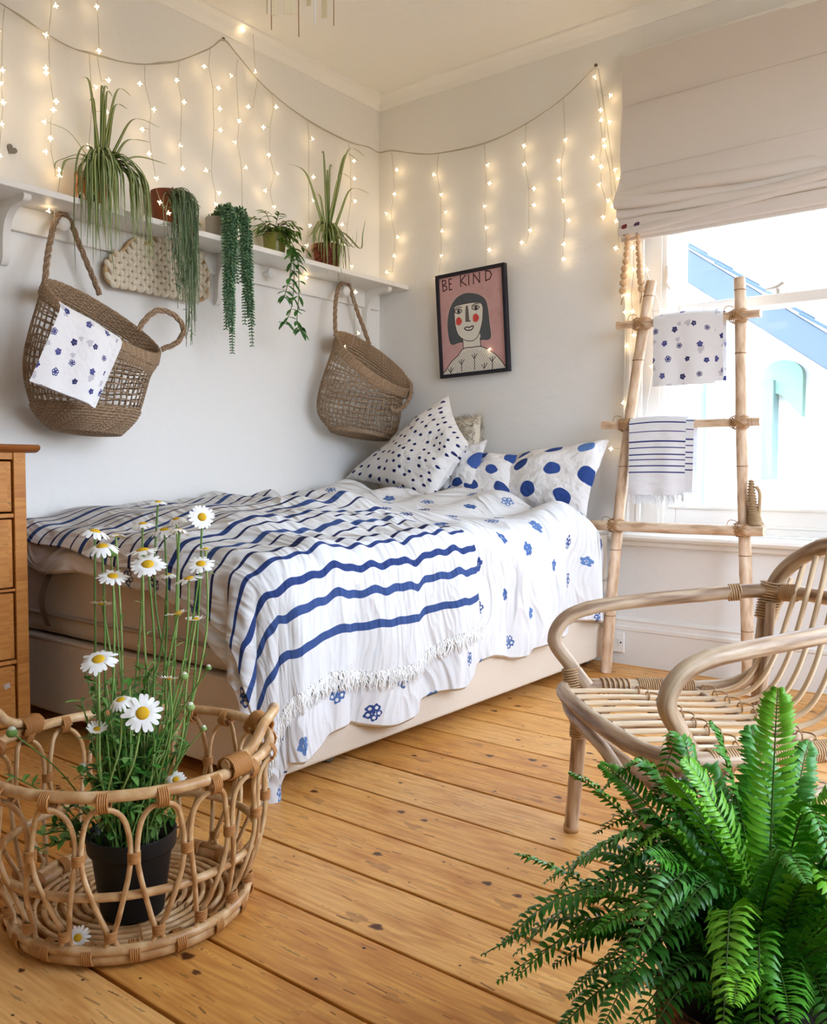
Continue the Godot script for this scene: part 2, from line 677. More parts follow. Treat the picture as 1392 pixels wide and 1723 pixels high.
func build_room() -> void:
	# floor: a bed of joists under single boards running along x
	var base := MB.new()
	span(base, Vector3(-0.2, -0.12, -0.2), Vector3(RX + 0.2, -0.022, RZ + 0.2))
	var fl := struct("floor", base, M.dark)
	var woods := []
	for k in 4:
		var im := wood_image(1536, 128, [c8(236, 180, 102), c8(242, 190, 118), c8(228, 168, 88), c8(240, 186, 110)][k], [c8(184, 114, 48), c8(188, 122, 58), c8(172, 102, 42), c8(180, 112, 50)][k], 9, 100 + k * 7)
		var m := mat(Color.WHITE, 0.42)
		m.albedo_texture = ImageTexture.create_from_image(im)
		m.uv1_scale = Vector3(1.0 / 2.6, 1.0 / 0.1787, 1)
		m.roughness_texture = M.plaster_rough if M.has("plaster_rough") else ramp_tex(0.02, 256, [Color(0.75, 0.75, 0.75), Color(1, 1, 1)], [0.2, 0.8])
		m.metallic_specular = 0.36
		m.normal_enabled = true
		m.normal_texture = M.plaster
		m.normal_scale = 0.12
		woods.append(m)
	var pitch := 0.1787
	var k := 0
	var z := 2.002 - pitch * 12
	while z < RZ + 0.1:
		var z0 := maxf(z, -0.02)
		var z1 := minf(z + pitch, RZ + 0.02)
		if z1 - z0 > 0.02:
			var b := MB.new()
			var gap := 0.0068
			b.box(Vector3(RX + 0.04, 0.022, z1 - z0 - gap), Transform3D(Basis(Vector3.RIGHT, rand(-0.003, 0.003)), Vector3(RX / 2, -0.011 + rand(-0.0006, 0.0004), (z0 + z1) / 2)), 0.0025, Vector2(rand(0, 2.6), 0))
			for i in b.t.size():
				b.t[i].y = (b.v[i].z - z) + 0.0
			part("plank", b, woods[(k * 7 + k / 3) % 4], fl)
		z += pitch
		k += 1
	# ceiling with a cornice
	var c := MB.new()
	span(c, Vector3(-0.2, RY, -0.2), Vector3(RX + 0.2, RY + 0.15, RZ + 0.2))
	struct("ceiling", c, M.ceiling)
	# walls
	var wl := MB.new()
	span(wl, Vector3(-0.2, -0.1, -0.2), Vector3(0, RY + 0.05, RZ + 0.2))
	struct("wall_left", wl, M.wall)
	var wb := MB.new()
	span(wb, Vector3(0, -0.1, -0.24), Vector3(WX0, RY + 0.05, 0), 0.0015)
	span(wb, Vector3(WX1, -0.1, -0.24), Vector3(RX, RY + 0.05, 0), 0.0015)
	span(wb, Vector3(WX0, -0.1, -0.24), Vector3(WX1, WY0, 0), 0.0015)
	span(wb, Vector3(WX0, WY1, -0.24), Vector3(WX1, RY + 0.05, 0), 0.0015)
	struct("wall_back", wb, M.wall)
	var wr := MB.new()
	span(wr, Vector3(RX, -0.1, -0.2), Vector3(RX + 0.2, RY + 0.05, SZ0), 0.0015)
	span(wr, Vector3(RX, -0.1, SZ1), Vector3(RX + 0.2, RY + 0.05, RZ + 0.2), 0.0015)
	span(wr, Vector3(RX, -0.1, SZ0), Vector3(RX + 0.2, WY0, SZ1), 0.0015)
	span(wr, Vector3(RX, WY1, SZ0), Vector3(RX + 0.2, RY + 0.05, SZ1), 0.0015)
	struct("wall_right", wr, M.wall)
	var wf := MB.new()
	span(wf, Vector3(0, -0.1, RZ), Vector3(RX, RY + 0.05, RZ + 0.2))
	struct("wall_front", wf, bumpy(mat(c8(150, 138, 124), 0.85), M.plaster, 0.25, Vector3.ONE * 1.2))
	# cornice: a cove run along the walls
	var cv := [Vector2(0.0, RY - 0.061), Vector2(0.008, RY - 0.061), Vector2(0.01, RY - 0.054), Vector2(0.018, RY - 0.036), Vector2(0.034, RY - 0.018), Vector2(0.052, RY - 0.010), Vector2(0.058, RY - 0.009), Vector2(0.058, RY + 0.0), Vector2(0.0, RY)]
	for w in 4:
		var b := MB.new()
		var o := PackedVector2Array()
		for q in cv: o.append(q)
		var xf: Transform3D
		var long: float
		match w:
			0:
				xf = Transform3D(Basis(Vector3.RIGHT, Vector3.UP, Vector3.BACK), Vector3(0, 0, 0))
				long = RZ
			1:
				xf = Transform3D(Basis(Vector3.BACK, Vector3.UP, Vector3.LEFT), Vector3(RX, 0, 0))
				long = RX
			2:
				xf = Transform3D(Basis(Vector3.LEFT, Vector3.UP, Vector3.FORWARD), Vector3(RX, 0, RZ))
				long = RZ
			_:
				xf = Transform3D(Basis(Vector3.FORWARD, Vector3.UP, Vector3.RIGHT), Vector3(0, 0, RZ))
				long = RX
		b.slab(o, long, xf)
		struct("trim_%d" % (w + 1), b, M.ceiling)
	# skirting with its moulded top
	var sk := [Vector2(0, 0), Vector2(0.022, 0), Vector2(0.022, 0.145), Vector2(0.026, 0.15), Vector2(0.026, 0.162), Vector2(0.018, 0.168), Vector2(0.016, 0.184), Vector2(0.02, 0.192), Vector2(0.012, 0.2), Vector2(0, 0.204)]
	var so := PackedVector2Array()
	for q in sk: so.append(q)
	var names := ["left", "back", "right", "front"]
	for w in 4:
		var b := MB.new()
		match w:
			0: b.slab(so, RZ, Transform3D(Basis(Vector3.RIGHT, Vector3.UP, Vector3.BACK), Vector3.ZERO))
			1: b.slab(so, RX, Transform3D(Basis(Vector3.BACK, Vector3.UP, Vector3.LEFT), Vector3(RX, 0, 0)))
			2: b.slab(so, RZ, Transform3D(Basis(Vector3.LEFT, Vector3.UP, Vector3.FORWARD), Vector3(RX, 0, RZ)))
			_: b.slab(so, RX, Transform3D(Basis(Vector3.FORWARD, Vector3.UP, Vector3.RIGHT), Vector3(0, 0, RZ)))
		struct("baseboard_" + names[w], b, M.gloss)

# ================================================================== window, blind and sockets
func build_window() -> void:
	var g: Material = M.gloss
	var w := sroot("window_1")
	# architrave left and right, moulded
	var ar := PackedVector2Array([Vector2(0, 0), Vector2(0.085, 0), Vector2(0.085, 0.012), Vector2(0.07, 0.016), Vector2(0.062, 0.012), Vector2(0.04, 0.014), Vector2(0.034, 0.024), Vector2(0.014, 0.028), Vector2(0.006, 0.02), Vector2(0, 0.012)])
	for s in 2:
		var b := MB.new()
		if s == 0: b.slab(ar, WY1 + 0.06 - WY0, Transform3D(Basis(Vector3.RIGHT, Vector3.BACK, Vector3.DOWN), Vector3(WX0 - 0.068, WY1 + 0.06, 0)))
		else: b.slab(ar, WY1 + 0.06 - WY0, Transform3D(Basis(Vector3.LEFT, Vector3.BACK, Vector3.UP), Vector3(WX1 + 0.068, WY0, 0)))
		part("architrave", b, g, w)
	# box frame lining the reveal: jambs, head, parting beads
	for s in 2:
		var x := WX0 if s == 0 else WX1
		var d := 1.0 if s == 0 else -1.0
		var b := MB.new()
		span(b, Vector3(x, WY0, -0.2), Vector3(x + d * 0.085, WY1, -0.02))
		span(b, Vector3(x + d * 0.085, WY0, -0.052), Vector3(x + d * 0.105, WY1, -0.026))
		span(b, Vector3(x + d * 0.085, WY0, -0.112), Vector3(x + d * 0.097, WY1, -0.1))
		part("jamb", b, g, w)
	var hd := MB.new()
	span(hd, Vector3(WX0, WY1 - 0.06, -0.2), Vector3(WX1, WY1, -0.02))
	part("head", hd, g, w)
	# cill board with rounded nose
	var no := PackedVector2Array([Vector2(-0.2, 0.535), Vector2(0.05, 0.535), Vector2(0.066, 0.541), Vector2(0.072, 0.551), Vector2(0.066, 0.562), Vector2(0.05, 0.568), Vector2(-0.2, 0.572)])
	var cb := MB.new()
	cb.slab(no, WX1 - WX0 + 0.2, Transform3D(Basis(Vector3.BACK, Vector3.UP, Vector3.LEFT), Vector3(WX1 + 0.1, 0, 0)))
	part("sill", cb, g, w)
	var cm := MB.new()
	span(cm, Vector3(WX0 - 0.06, 0.512, 0), Vector3(WX1 + 0.06, 0.535, 0.03), 0.006)
	part("sill_moulding", cm, g, w)
	# two sliding sashes
	var x0 := WX0 + 0.087
	var x1 := WX1 - 0.087
	for s in 2:
		var up := s == 0
		var z := -0.148 if up else -0.092
		var y0 := 1.475 if up else 0.575
		var y1 := WY1 - 0.04 if up else 1.52
		var sh := Node3D.new()
		sh.name = "upper_sash" if up else "lower_sash"
		w.add_child(sh)
		var b := MB.new()
		span(b, Vector3(x0, y0, z), Vector3(x0 + 0.06, y1, z + 0.04), 0.004)
		part("stile", b, g, sh)
		b = MB.new()
		span(b, Vector3(x1 - 0.06, y0, z), Vector3(x1, y1, z + 0.04), 0.004)
		part("stile", b, g, sh)
		var mid := (x0 + x1) / 2
		b = MB.new()
		if up:
			span(b, Vector3(x0 + 0.06, y0, z), Vector3(x1 - 0.06, y0 + 0.045, z + 0.04), 0.005)
		else:
			span(b, Vector3(x0 + 0.06, y0, z), Vector3(x1 - 0.06, y0 + 0.115, z + 0.04), 0.004)
			span(b, Vector3(x0 + 0.02, y0 + 0.03, z + 0.04), Vector3(x1 - 0.02, y0 + 0.04, z + 0.046), 0.002)
			span(b, Vector3(x0 + 0.03, y0 + 0.1, z + 0.036), Vector3(x1 - 0.03, y0 + 0.113, z + 0.05), 0.004)
		part("bottom_rail", b, g, sh)
		b = MB.new()
		span(b, Vector3(x0 + 0.06, y1 - 0.042, z), Vector3(x1 - 0.06, y1, z + 0.04), 0.005)
		part("top_rail", b, g, sh)
		b = MB.new()
		var yb := y0 + (0.045 if up else 0.115)
		span(b, Vector3(x0 + 0.055, yb - 0.005, z + 0.018), Vector3(x1 - 0.055, y1 - 0.037, z + 0.022), 0.0005)
		part("pane", b, M.pane, sh)
		# sash lugs where the stile passes the meeting rail
		if up:
			b = MB.new()
			b.slab(PackedVector2Array([Vector2(0, 0), Vector2(0.05, 0), Vector2(0.045, -0.03), Vector2(0.03, -0.04), Vector2(0.034, -0.06), Vector2(0.016, -0.075), Vector2(0, -0.07)]), 0.036, Transform3D(Basis(), Vector3(x0 + 0.005, y0, z)))
			part("sash_horn", b, g, sh)
	var fit := MB.new()
	fit.tube(P([Vector3(1.98, 1.522, -0.07), Vector3(1.98, 1.54, -0.07)]), 0.012, 10)
	fit.tube(P([Vector3(1.93, 1.542, -0.07), Vector3(1.97, 1.548, -0.07), Vector3(2.0, 1.562, -0.066)]), PackedFloat32Array([0.005, 0.007, 0.009]), 8)
	part("sash_catch", fit, mat(c8(205, 200, 190), 0.35, 0.3), w)
	# a white arm stay on the left of the sash
	var st := MB.new()
	st.tube(smooth(P([Vector3(1.545, 1.68, -0.03), Vector3(1.55, 1.64, -0.022), Vector3(1.548, 1.61, -0.022), Vector3(1.565, 1.58, -0.022)]), 4), 0.008, 8)
	part("sash_fastener", st, g, w)
	build_side_window()
	build_blind()
	# double socket on the skirting
	var sp := thing("wall_socket", "white plastic double wall socket on the skirting beside the bamboo ladder foot", "socket")
	var b := MB.new()
	span(b, Vector3(1.315, 0.05, 0.024), Vector3(1.405, 0.137, 0.034), 0.004)
	part("plate", b, mat(c8(238, 234, 226), 0.35), sp)
	b = MB.new()
	for x in [1.34, 1.38]:
		span(b, Vector3(x - 0.006, 0.078, 0.033), Vector3(x + 0.006, 0.112, 0.0375), 0.002)
	part("switch", b, mat(c8(226, 222, 214), 0.35), sp)
	b = MB.new()
	b.ball(Vector3(1.39, 0.094, 0.034), Vector3(0.004, 0.004, 0.002), 8, 5)
	part("screw", b, M.dark, sp)

func build_side_window() -> void:
	# the room's second window, in the right-hand wall: its casements stand open
	var w := sroot("window_2")
	var b := MB.new()
	for z in [SZ0, (SZ0 + SZ1) / 2 - 0.04, SZ1 - 0.08]:
		span(b, Vector3(RX + 0.06, WY0, z), Vector3(RX + 0.12, WY1, z + 0.08), 0.004)
	part("jamb", b, M.gloss, w)
	b = MB.new()
	for y in [WY0, (WY0 + WY1) / 2, WY1 - 0.07]:
		span(b, Vector3(RX + 0.066, y, SZ0), Vector3(RX + 0.114, y + 0.07, SZ1), 0.004)
	part("rail", b, M.gloss, w)

func build_blind() -> void:
	var lining := bumpy(mat(c8(226, 216, 206), 0.95), M.fibre, 0.12, Vector3.ONE * 6.0)
	lining.backlight_enabled = true
	lining.backlight = Color(0.14, 0.135, 0.125)
	var bl := thing("roman_blind", "drawn-up linen roman blind with soft stacked folds over the window", "blind", Vector3(1.37, 1.8, 0.05))
	var xa := 1.37
	var xb := 2.86
	# main fall: flat panels with a slight swell between stitched rows
	var nu := 40
	var rows := [[2.547, 0.048], [2.5, 0.05], [2.44, 0.053], [2.38, 0.053], [2.345, 0.049], [2.34, 0.05], [2.28, 0.056], [2.2, 0.06], [2.12, 0.06], [2.075, 0.055], [2.07, 0.056], [2.03, 0.062], [2.0, 0.068], [1.975, 0.074]]
	var p := PackedVector3Array()
	var uv := PackedVector2Array()
	for j in rows.size():
		for i in nu + 1:
			var s := float(i) / nu
			var x := lerpf(xa, xb, s)
			var fl := 1.0 if j < 11 else 1.0 + 0.0
			if j >= 11 and i == 0: x -= 0.006 * (j - 10)
			p.append(Vector3(x, rows[j][0] - (0.018 * sin(s * 2.2) if j > 10 else 0.0), rows[j][1] + 0.003 * sin(s * 9.0 + j) * fl))
			uv.append(Vector2(x, rows[j][0]))
	# listed downwards: swap so that the face looks into the room
	var b := MB.new()
	var q := PackedVector3Array()
	var r := PackedVector2Array()
	for j in range(rows.size() - 1, -1, -1):
		for i in nu + 1:
			q.append(p[j * (nu + 1) + i])
			r.append(uv[j * (nu + 1) + i])
	b.grid(nu, rows.size() - 1, q, r)
	for i in q.size(): q[i].z -= 0.012
	var back := PackedVector3Array()
	var back_uv := PackedVector2Array()
	for j in rows.size():
		for i in range(nu, -1, -1):
			back.append(q[j * (nu + 1) + i])
			back_uv.append(r[j * (nu + 1) + i])
	for j in rows.size():
		for i in (nu + 1) / 2:
			pass
	b.grid(nu, rows.size() - 1, flip_rows(back, nu), back_uv)
	part("fabric_panel", b, lining, bl)
	# stitched rows
	for y in [2.3425, 2.0725]:
		b = MB.new()
		b.tube(P([Vector3(xa + 0.004, y, 0.052 if y > 2.2 else 0.058), Vector3((xa + xb) / 2, y, 0.053 if y > 2.2 else 0.058), Vector3(xb - 0.004, y, 0.052 if y > 2.2 else 0.058)]), 0.0016, 6)
		part("stitched_seam", b, lining, bl)
	# stacked folds
	var folds := [[1.985, 0.09, 0.028, 0.0], [1.955, 0.10, 0.03, 1.7], [1.925, 0.10, 0.032, 3.1], [1.885, 0.085, 0.03, 4.0], [1.853, 0.075, 0.026, 5.2]]
	for f in folds.size():
		b = MB.new()
		var fp := PackedVector3Array()
		var fu := PackedVector2Array()
		var prof := [Vector2(-0.03, 0.02), Vector2(0.0, 0.012), Vector2(0.7, 0.006), Vector2(1.0, -0.012), Vector2(0.96, -0.03), Vector2(0.7, -0.038), Vector2(0.2, -0.034), Vector2(-0.03, -0.03)]
		prof.reverse()
		for j in prof.size():
			for i in nu + 1:
				var s := float(i) / nu
				var dip := 0.012 * sin(s * 5.0 + folds[f][3]) + 0.006 * sin(s * 13.0 + folds[f][3] * 2.0) - 0.02 * sin(s * 2.2) * (1.0 - f * 0.15)
				var out: float = folds[f][1] * (0.82 + 0.18 * sin(s * 7.0 + folds[f][3] * 1.3))
				fp.append(Vector3(lerpf(xa - 0.014 + 0.003 * f, xb + 0.01, s), folds[f][0] + prof[j].y * (1.0 + 0.3 * sin(s * 4.0 + f)) + dip, 0.05 + prof[j].x * (out - 0.045)))
				fu.append(Vector2(s, j * 0.02))
		b.grid(nu, prof.size() - 1, fp, fu)
		part("fold", b, lining, bl)
	# bottom hem with its slat
	b = MB.new()
	span(b, Vector3(xa + 0.002, 1.785, 0.042), Vector3(xb - 0.004, 1.838, 0.056), 0.006)
	part("hem", b, lining, bl)
	b = MB.new()
	span(b, Vector3(xa + 0.002, 1.80, 0.03), Vector3(xb - 0.004, 1.86, 0.068), 0.01)
	part("hem_band", b, lining, bl)
	# small red and blue embroidered motifs near the lower corner
	for k in 2:
		b = MB.new()
		for j in 2:
			b.ball(Vector3(1.395 + k * 0.055, 1.844 - j * 0.026, 0.069), Vector3(0.013, 0.010, 0.0015), 8, 4)
			b.ball(Vector3(1.402 + k * 0.055, 1.848 - j * 0.026, 0.069), Vector3(0.006, 0.008, 0.0015), 8, 4)
		part("embroidered_motif", b, mat(c8(132, 58, 62) if k == 0 else c8(96, 62, 92), 0.9), bl)
	# batten at the top
	b = MB.new()
	span(b, Vector3(xa, 2.535, 0.0), Vector3(xb, 2.56, 0.046), 0.003)
	part("batten", b, M.gloss, bl)

func flip_rows(p: PackedVector3Array, nu: int) -> PackedVector3Array:
	return p

# ================================================================== what stands beyond the window
func build_outside() -> void:
	var wallm := bumpy(mat(c8(236, 238, 236), 0.9), M.plaster, 0.4, Vector3.ONE * 0.6)
	var slate := bumpy(mat(c8(62, 84, 104), 0.7), M.plaster, 0.6, Vector3.ONE * 2.0)
	var h := thing("neighbouring_house", "white rendered gable house with slate roof seen through the window", "house", Vector3(3.0, -2.5, -6.0))
	var b := MB.new()
	# gable wall, in x-y, sloping down to the right
	b.slab(PackedVector2Array([Vector2(-6, -3), Vector2(6.5, -3), Vector2(6.5, 0.2), Vector2(-2.55, 5.0), Vector2(-6, 5.0)]), 4.0, Transform3D(Basis(), Vector3(0, 0, -10.0)))
	part("wall", b, wallm, h)
	var rf := MB.new()
	var a := onz(1180, 462, -5.8)
	var e := onz(1420, 610, -5.8)
	var dr := (e - a).normalized()
	var s0 := a - dr * 2.2
	var nn := Vector3(-dr.y, dr.x, 0)
	rf.box(Vector3(9.0, 0.16, 4.5), Transform3D(Basis(dr, nn, dr.cross(nn)), s0 + dr * 4.5 + Vector3(0, 0.08, -1.95)), 0.01)
	var roof := part("roof", rf, slate, h)
	# verge: courses of slates with staggered edges over a gutter board
	for k in 24:
		b = MB.new()
		b.box(Vector3(0.36, 0.03, 0.5), Transform3D(Basis(dr, nn, dr.cross(nn)) * Basis(Vector3.BACK, 0.05), s0 + dr * (0.2 + k * 0.34) + nn * 0.19 + Vector3(0, 0.0, 0.12)), 0.006)
		part("slate", b, slate, roof)
	b = MB.new()
	b.box(Vector3(9.0, 0.27, 0.05), Transform3D(Basis(dr, nn, dr.cross(nn)), s0 + dr * 4.5 + nn * 0.015 + Vector3(0, 0, 0.32)), 0.01)
	part("barge_board", b, mat(c8(74, 90, 104), 0.6), h)
	# window with an arched green head
	var wa := onz(1290, 790, -6.0)
	var wb := onz(1346, 606, -6.0)
	b = MB.new()
	span(b, Vector3(wa.x, wa.y - 0.1, -6.02), Vector3(wa.x + 0.11, wb.y - 0.2, -5.8), 0.01)
	part("window_frame", b, mat(c8(110, 140, 136), 0.6), h)
	b = MB.new()
	var arch := PackedVector2Array()
	for k in 13:
		var an := PI * k / 12.0
		arch.append(Vector2(cos(an) * 0.2, sin(an) * 0.16))
	arch.append_array(PackedVector2Array([Vector2(-0.2, -0.12), Vector2(0.0, -0.2), Vector2(0.2, -0.42)]))
	b.slab(arch, 0.12, Transform3D(Basis(), Vector3((wa.x + wb.x) / 2 + 0.02, wb.y - 0.16, -5.99)))
	part("arched_canopy", b, mat(c8(120, 158, 140), 0.7), h)
	b = MB.new()
	var dp := onz(1178, 760, -5.9)
	b.tube(P([Vector3(dp.x, -2.5, -5.92), Vector3(dp.x, 2.2, -5.92)]), 0.05, 10)
	part("drain_pipe", b, mat(c8(120, 158, 130), 0.6), h)
	var gr := MB.new()
	span(gr, Vector3(-40, -2.7, -40), Vector3(40, -2.5, -0.3))
	struct("ground", gr, mat(c8(120, 118, 110), 0.9))

# ================================================================== bed
const XE := 1.335
const ZE := 2.035
const TOP := 0.672

func duvet_top(x: float, z: float) -> float:
	var y := TOP
	y += 0.085 * exp(-pow((x - 0.22) / 0.3, 2) - pow((z - 0.42) / 0.28, 2))
	y += 0.014 * sin(x * 6.0 + z * 2.0) * sin(z * 4.6 + 1.0)
	y += 0.006 * sin(x * 17.0 + z * 9.0) + 0.004 * sin(z * 23.0 - x * 8.0)
	y += 0.05 * exp(-pow((z - 0.43) / 0.15, 2)) * smoothstep(0.35, 0.6, x)
	y -= 0.05 * smoothstep(0.95, 1.32, x)
	y -= 0.05 * smoothstep(1.75, 2.0, z)
	return y

func fold_side(q: float) -> float:
	return 0.018 * sin(q * 15.0 + 1.3 * sin(q * 5.0)) + 0.010 * sin(q * 33.0 + 2.0 + 1.5 * sin(q * 7.0)) + 0.0035 * sin(q * 61.0)

# Lays a cloth point on the bed: a runs over the long side (positive hangs down), b over the foot.
func drape(a: float, b: float, lift: float, fold: float) -> Vector3:
	var R := 0.09
	var xe := XE + 0.03 - R
	var ze := ZE + 0.02 - R
	var aa := a + R
	var bb := b + R
	var x := minf(xe + aa, xe)
	var z := minf(ze + bb, ze)
	var y := duvet_top(x, z) + lift
	if aa <= 0 and bb <= 0: return Vector3(xe + aa, y, ze + bb)
	var pa := maxf(aa, 0.0)
	var pb := maxf(bb, 0.0)
	var s := sqrt(pa * pa + pb * pb)
	var dir := Vector2(pa, pb) / s
	var hh := 0.0
	var dn := 0.0
	if s < R * PI / 2:
		hh = R * sin(s / R)
		dn = R * (1.0 - cos(s / R))
	else:
		hh = R + (s - R * PI / 2) * 0.05
		dn = R + (s - R * PI / 2)
	var along := z + x * 0.8 + dir.angle() * 0.42
	hh += lift + fold * fold_side(along) * smoothstep(0.03, 0.22, dn)
	return Vector3(x + dir.x * hh, y - dn, z + dir.y * hh)

func cloth(nu: int, nv: int, at: Callable, uvs: Callable, thick: float) -> MB:
	var b := MB.new()
	var p := PackedVector3Array()
	var uv := PackedVector2Array()
	for j in nv + 1:
		for i in nu + 1:
			var u := float(i) / nu
			var v := float(j) / nv
			p.append(at.call(u, v))
			uv.append(uvs.call(u, v))
	b.grid(nu, nv, p, uv)
	# underside and the rolled edge
	var w := nu + 1
	var low := PackedVector3Array()
	for k in p.size(): low.append(p[k] - b.n[k] * thick)
	var fp := PackedVector3Array()
	var fuv := PackedVector2Array()
	for j in nv + 1:
		for i in nu + 1:
			fp.append(low[j * w + nu - i])
			fuv.append(uv[j * w + nu - i])
	b.grid(nu, nv, fp, fuv)
	var rim := PackedInt32Array()
	for i in nu: rim.append(i)
	for j in nv: rim.append(j * w + nu)
	for i in nu: rim.append(nv * w + nu - i)
	for j in nv: rim.append((nv - j) * w)
	var ep := PackedVector3Array()
	var eu := PackedVector2Array()
	for r in 3:
		for k in rim.size() + 1:
			var q := rim[k % rim.size()]
			var mid := (p[q] + low[q]) / 2.0
			if r == 1:
				var cen := p[(nv / 2) * w + nu / 2]
				var nb := rim[(k + 1) % rim.size()]
				var out := (p[nb] - p[q]).cross(b.n[q]).normalized() * thick * 0.5
				ep.append(mid + out)
			else: ep.append(low[q] if r == 0 else p[q])
			eu.append(uv[q])
	b.grid(rim.size(), 2, ep, eu, true)
	return b

func build_bed() -> void:
	# divan base
	var fab := bumpy(mat(c8(226, 212, 192), 0.95), M.fibre, 0.5, Vector3.ONE * 9.0)
	var d := thing("divan_base", "cream fabric divan bed base standing on low castors against the wall", "bed base", Vector3(0.69, 0, 1.03))
	var b := MB.new()
	b.box(Vector3(1.34, 0.242, 2.0), Transform3D(Basis(), Vector3(0.69, 0.166, 1.035)), 0.012)
	part("base", b, fab, d)
	b = MB.new()
	b.box(Vector3(1.345, 0.012, 2.005), Transform3D(Basis(), Vector3(0.69, 0.285, 1.035)), 0.005)
	part("piping", b, fab, d)
	for q in [Vector3(1.27, 0, 0.12), Vector3(1.27, 0, 1.72), Vector3(0.12, 0, 1.94), Vector3(1.2, 0, 1.96), Vector3(0.12, 0, 0.12)]:
		b = MB.new()
		b.tube(P([q + Vector3(-0.011, 0.022, 0), q + Vector3(0.011, 0.022, 0)]), 0.022, 14)
		span(b, q + Vector3(-0.014, 0.03, -0.012), q + Vector3(0.014, 0.05, 0.012))
		part("castor", b, mat(c8(120, 118, 114), 0.3, 0.6), d)
	# mattress
	var ms := thing("mattress", "cream padded mattress lying on the divan base under the duvet", "mattress", Vector3(0.69, 0.29, 1.03))
	b = MB.new()
	b.box(Vector3(1.32, 0.31, 1.99), Transform3D(Basis(), Vector3(0.68, 0.447, 1.03)), 0.04)
	part("body", b, bumpy(mat(c8(214, 202, 186), 0.95), M.fibre, 0.4, Vector3.ONE * 9.0), ms)
	for y in [0.365, 0.565]:
		b = MB.new()
		var o := PackedVector3Array()
		for c in [[1.31, 2.0], [1.31, 0.06], [0.05, 0.06], [0.05, 2.0]]:
			var cen := Vector3(0.68, y, 1.03)
			for k in 5:
				var a0 := atan2(signf(c[1] - 1.03), signf(c[0] - 0.68)) + deg_to_rad(45 - 22.5 * k)
				o.append(Vector3(c[0] + cos(a0) * 0.028, y, c[1] + sin(a0) * 0.028))
		b.tube(o, 0.007, 8, false, true)
		part("piping", b, mat(c8(176, 166, 152), 0.9), ms)
	b = MB.new()
	var hs := PackedVector3Array()
	var hu := PackedVector2Array()
	for j in 13:
		var s := float(j) / 12
		for i in 2:
			hs.append(Vector3(0.30 + i * 0.035 + s * 0.03, 0.325 + 0.0 + s * 0.03 + 0.22 * 0.0, 2.028 + 0.03 * sin(PI * s)) + Vector3(0.0, s * 0.16, 0))
			hu.append(Vector2(i, s))
	b.grid(1, 12, hs, hu)
	part("handle", b, mat(c8(160, 146, 132), 0.9), ms)
	# fitted sheet
	var sh := mat(c8(226, 220, 220), 0.92)
	b = cloth(30, 40, func(u, v):
		var p := drape(lerpf(-1.30, 0.14, u), lerpf(-1.99, 0.10, v), -0.045, 0.25)
		p.y = minf(p.y, 0.63)
		return p, func(u, v): return Vector2(u, v), 0.006)
	whole("fitted_sheet", b, sh, "plain white fitted sheet stretched over the mattress beneath the duvet", "sheet")
	# duvet printed with loose blue flowers
	var im := Image.create(1024, 1024, false, Image.FORMAT_RGB8)
	im.fill(c8(229, 228, 227))
	var blues := [c8(70, 96, 150), c8(98, 128, 178), c8(56, 76, 130), c8(82, 110, 162)]
	for j in 6:
		for i in 5:
			blossom(im, (i + 0.5 + 0.5 * (j % 2) + rand(-0.2, 0.2)) * 204.8, (j + 0.5 + rand(-0.2, 0.2)) * 170.6, rand(25, 31), blues[rng.randi() % 4], rng.randf() < 0.65)
	M.duvet = cloth_mat(im, Vector2(1.0 / 0.9, 1.0 / 0.9), 0.8)
	M.duvet.normal_texture = crease_map(9.0, 2.2, false, 7.0)
	M.duvet.normal_scale = 0.75
	var S := func(b0: float) -> float: return 0.475 - 0.11 * clampf(-b0 / 1.9, 0.0, 1.0) + 0.02 * sin(b0 * 7.0) + 0.012 * sin(b0 * 19.0) + 0.3 * maxf(b0, 0.0)
	var T := func(a0: float) -> float: return 0.055 + 0.055 * clampf((a0 + 0.975) / 0.975, 0, 1) + 0.012 * sin(a0 * 11.0) + 0.15 * smoothstep(-0.32, 0.0, a0) + 0.22 * maxf(a0, 0.0)
	var lay := func(u: float, v: float) -> Vector2:
		var bb := lerpf(-1.69 - 0.24 * smoothstep(0.72, 0.86, u), 0.20, v)
		var a: float = lerpf(-1.325, S.call(bb), u)
		var b2: float = lerpf(-1.69 + 0.03 * sin(u * 9.0) - 0.24 * smoothstep(0.72, 0.86, u) + 0.1 * smoothstep(0.45, 0.0, u), T.call(a), v)
		return Vector2(a, b2)
	b = cloth(150, 150, func(u, v):
		var q: Vector2 = lay.call(u, v)
		var p := drape(q.x, q.y, 0.0, 1.0)
		p.y += 0.02 * sin(q.x * 11.0 + 1.0) * smoothstep(0.12, 0.0, v) + 0.012 * sin(q.x * 24.0 + q.y * 6.0) * smoothstep(0.4, 0.05, v)
		p.y -= 0.03 * smoothstep(0.03, 0.0, v)
		var ps := fold_side(q.y * 0.7 + 3.0) * 0.4 * smoothstep(-0.5, -0.05, q.x) * smoothstep(0.2, -0.1, q.x)
		p.y += ps
		return p, func(u, v): return lay.call(u, v) + Vector2(3, 3), 0.016)
	whole("duvet", b, M.duvet, "white cotton duvet printed with small blue flowers hanging over the bed side", "duvet")
	# striped throw
	var st := Image.create(8, 2048, false, Image.FORMAT_RGB8)
	st.fill(c8(224, 223, 221))
	var marks := [[0.195, 0.024, 0], [0.1, 0.024, 0], [0.028, 0.019, 1], [-0.04, 0.012, 1], [-0.085, 0.008, 2]]
	var pos := -0.15
	var kk := 0
	while pos > -1.3:
		marks.append([pos, [0.010, 0.022, 0.010, 0.020, 0.008, 0.024, 0.012][kk % 7], [2, 0, 2, 1, 2, 0, 2][kk % 7]])
		pos -= [0.055, 0.07, 0.05, 0.075, 0.06][kk % 5]
		kk += 1
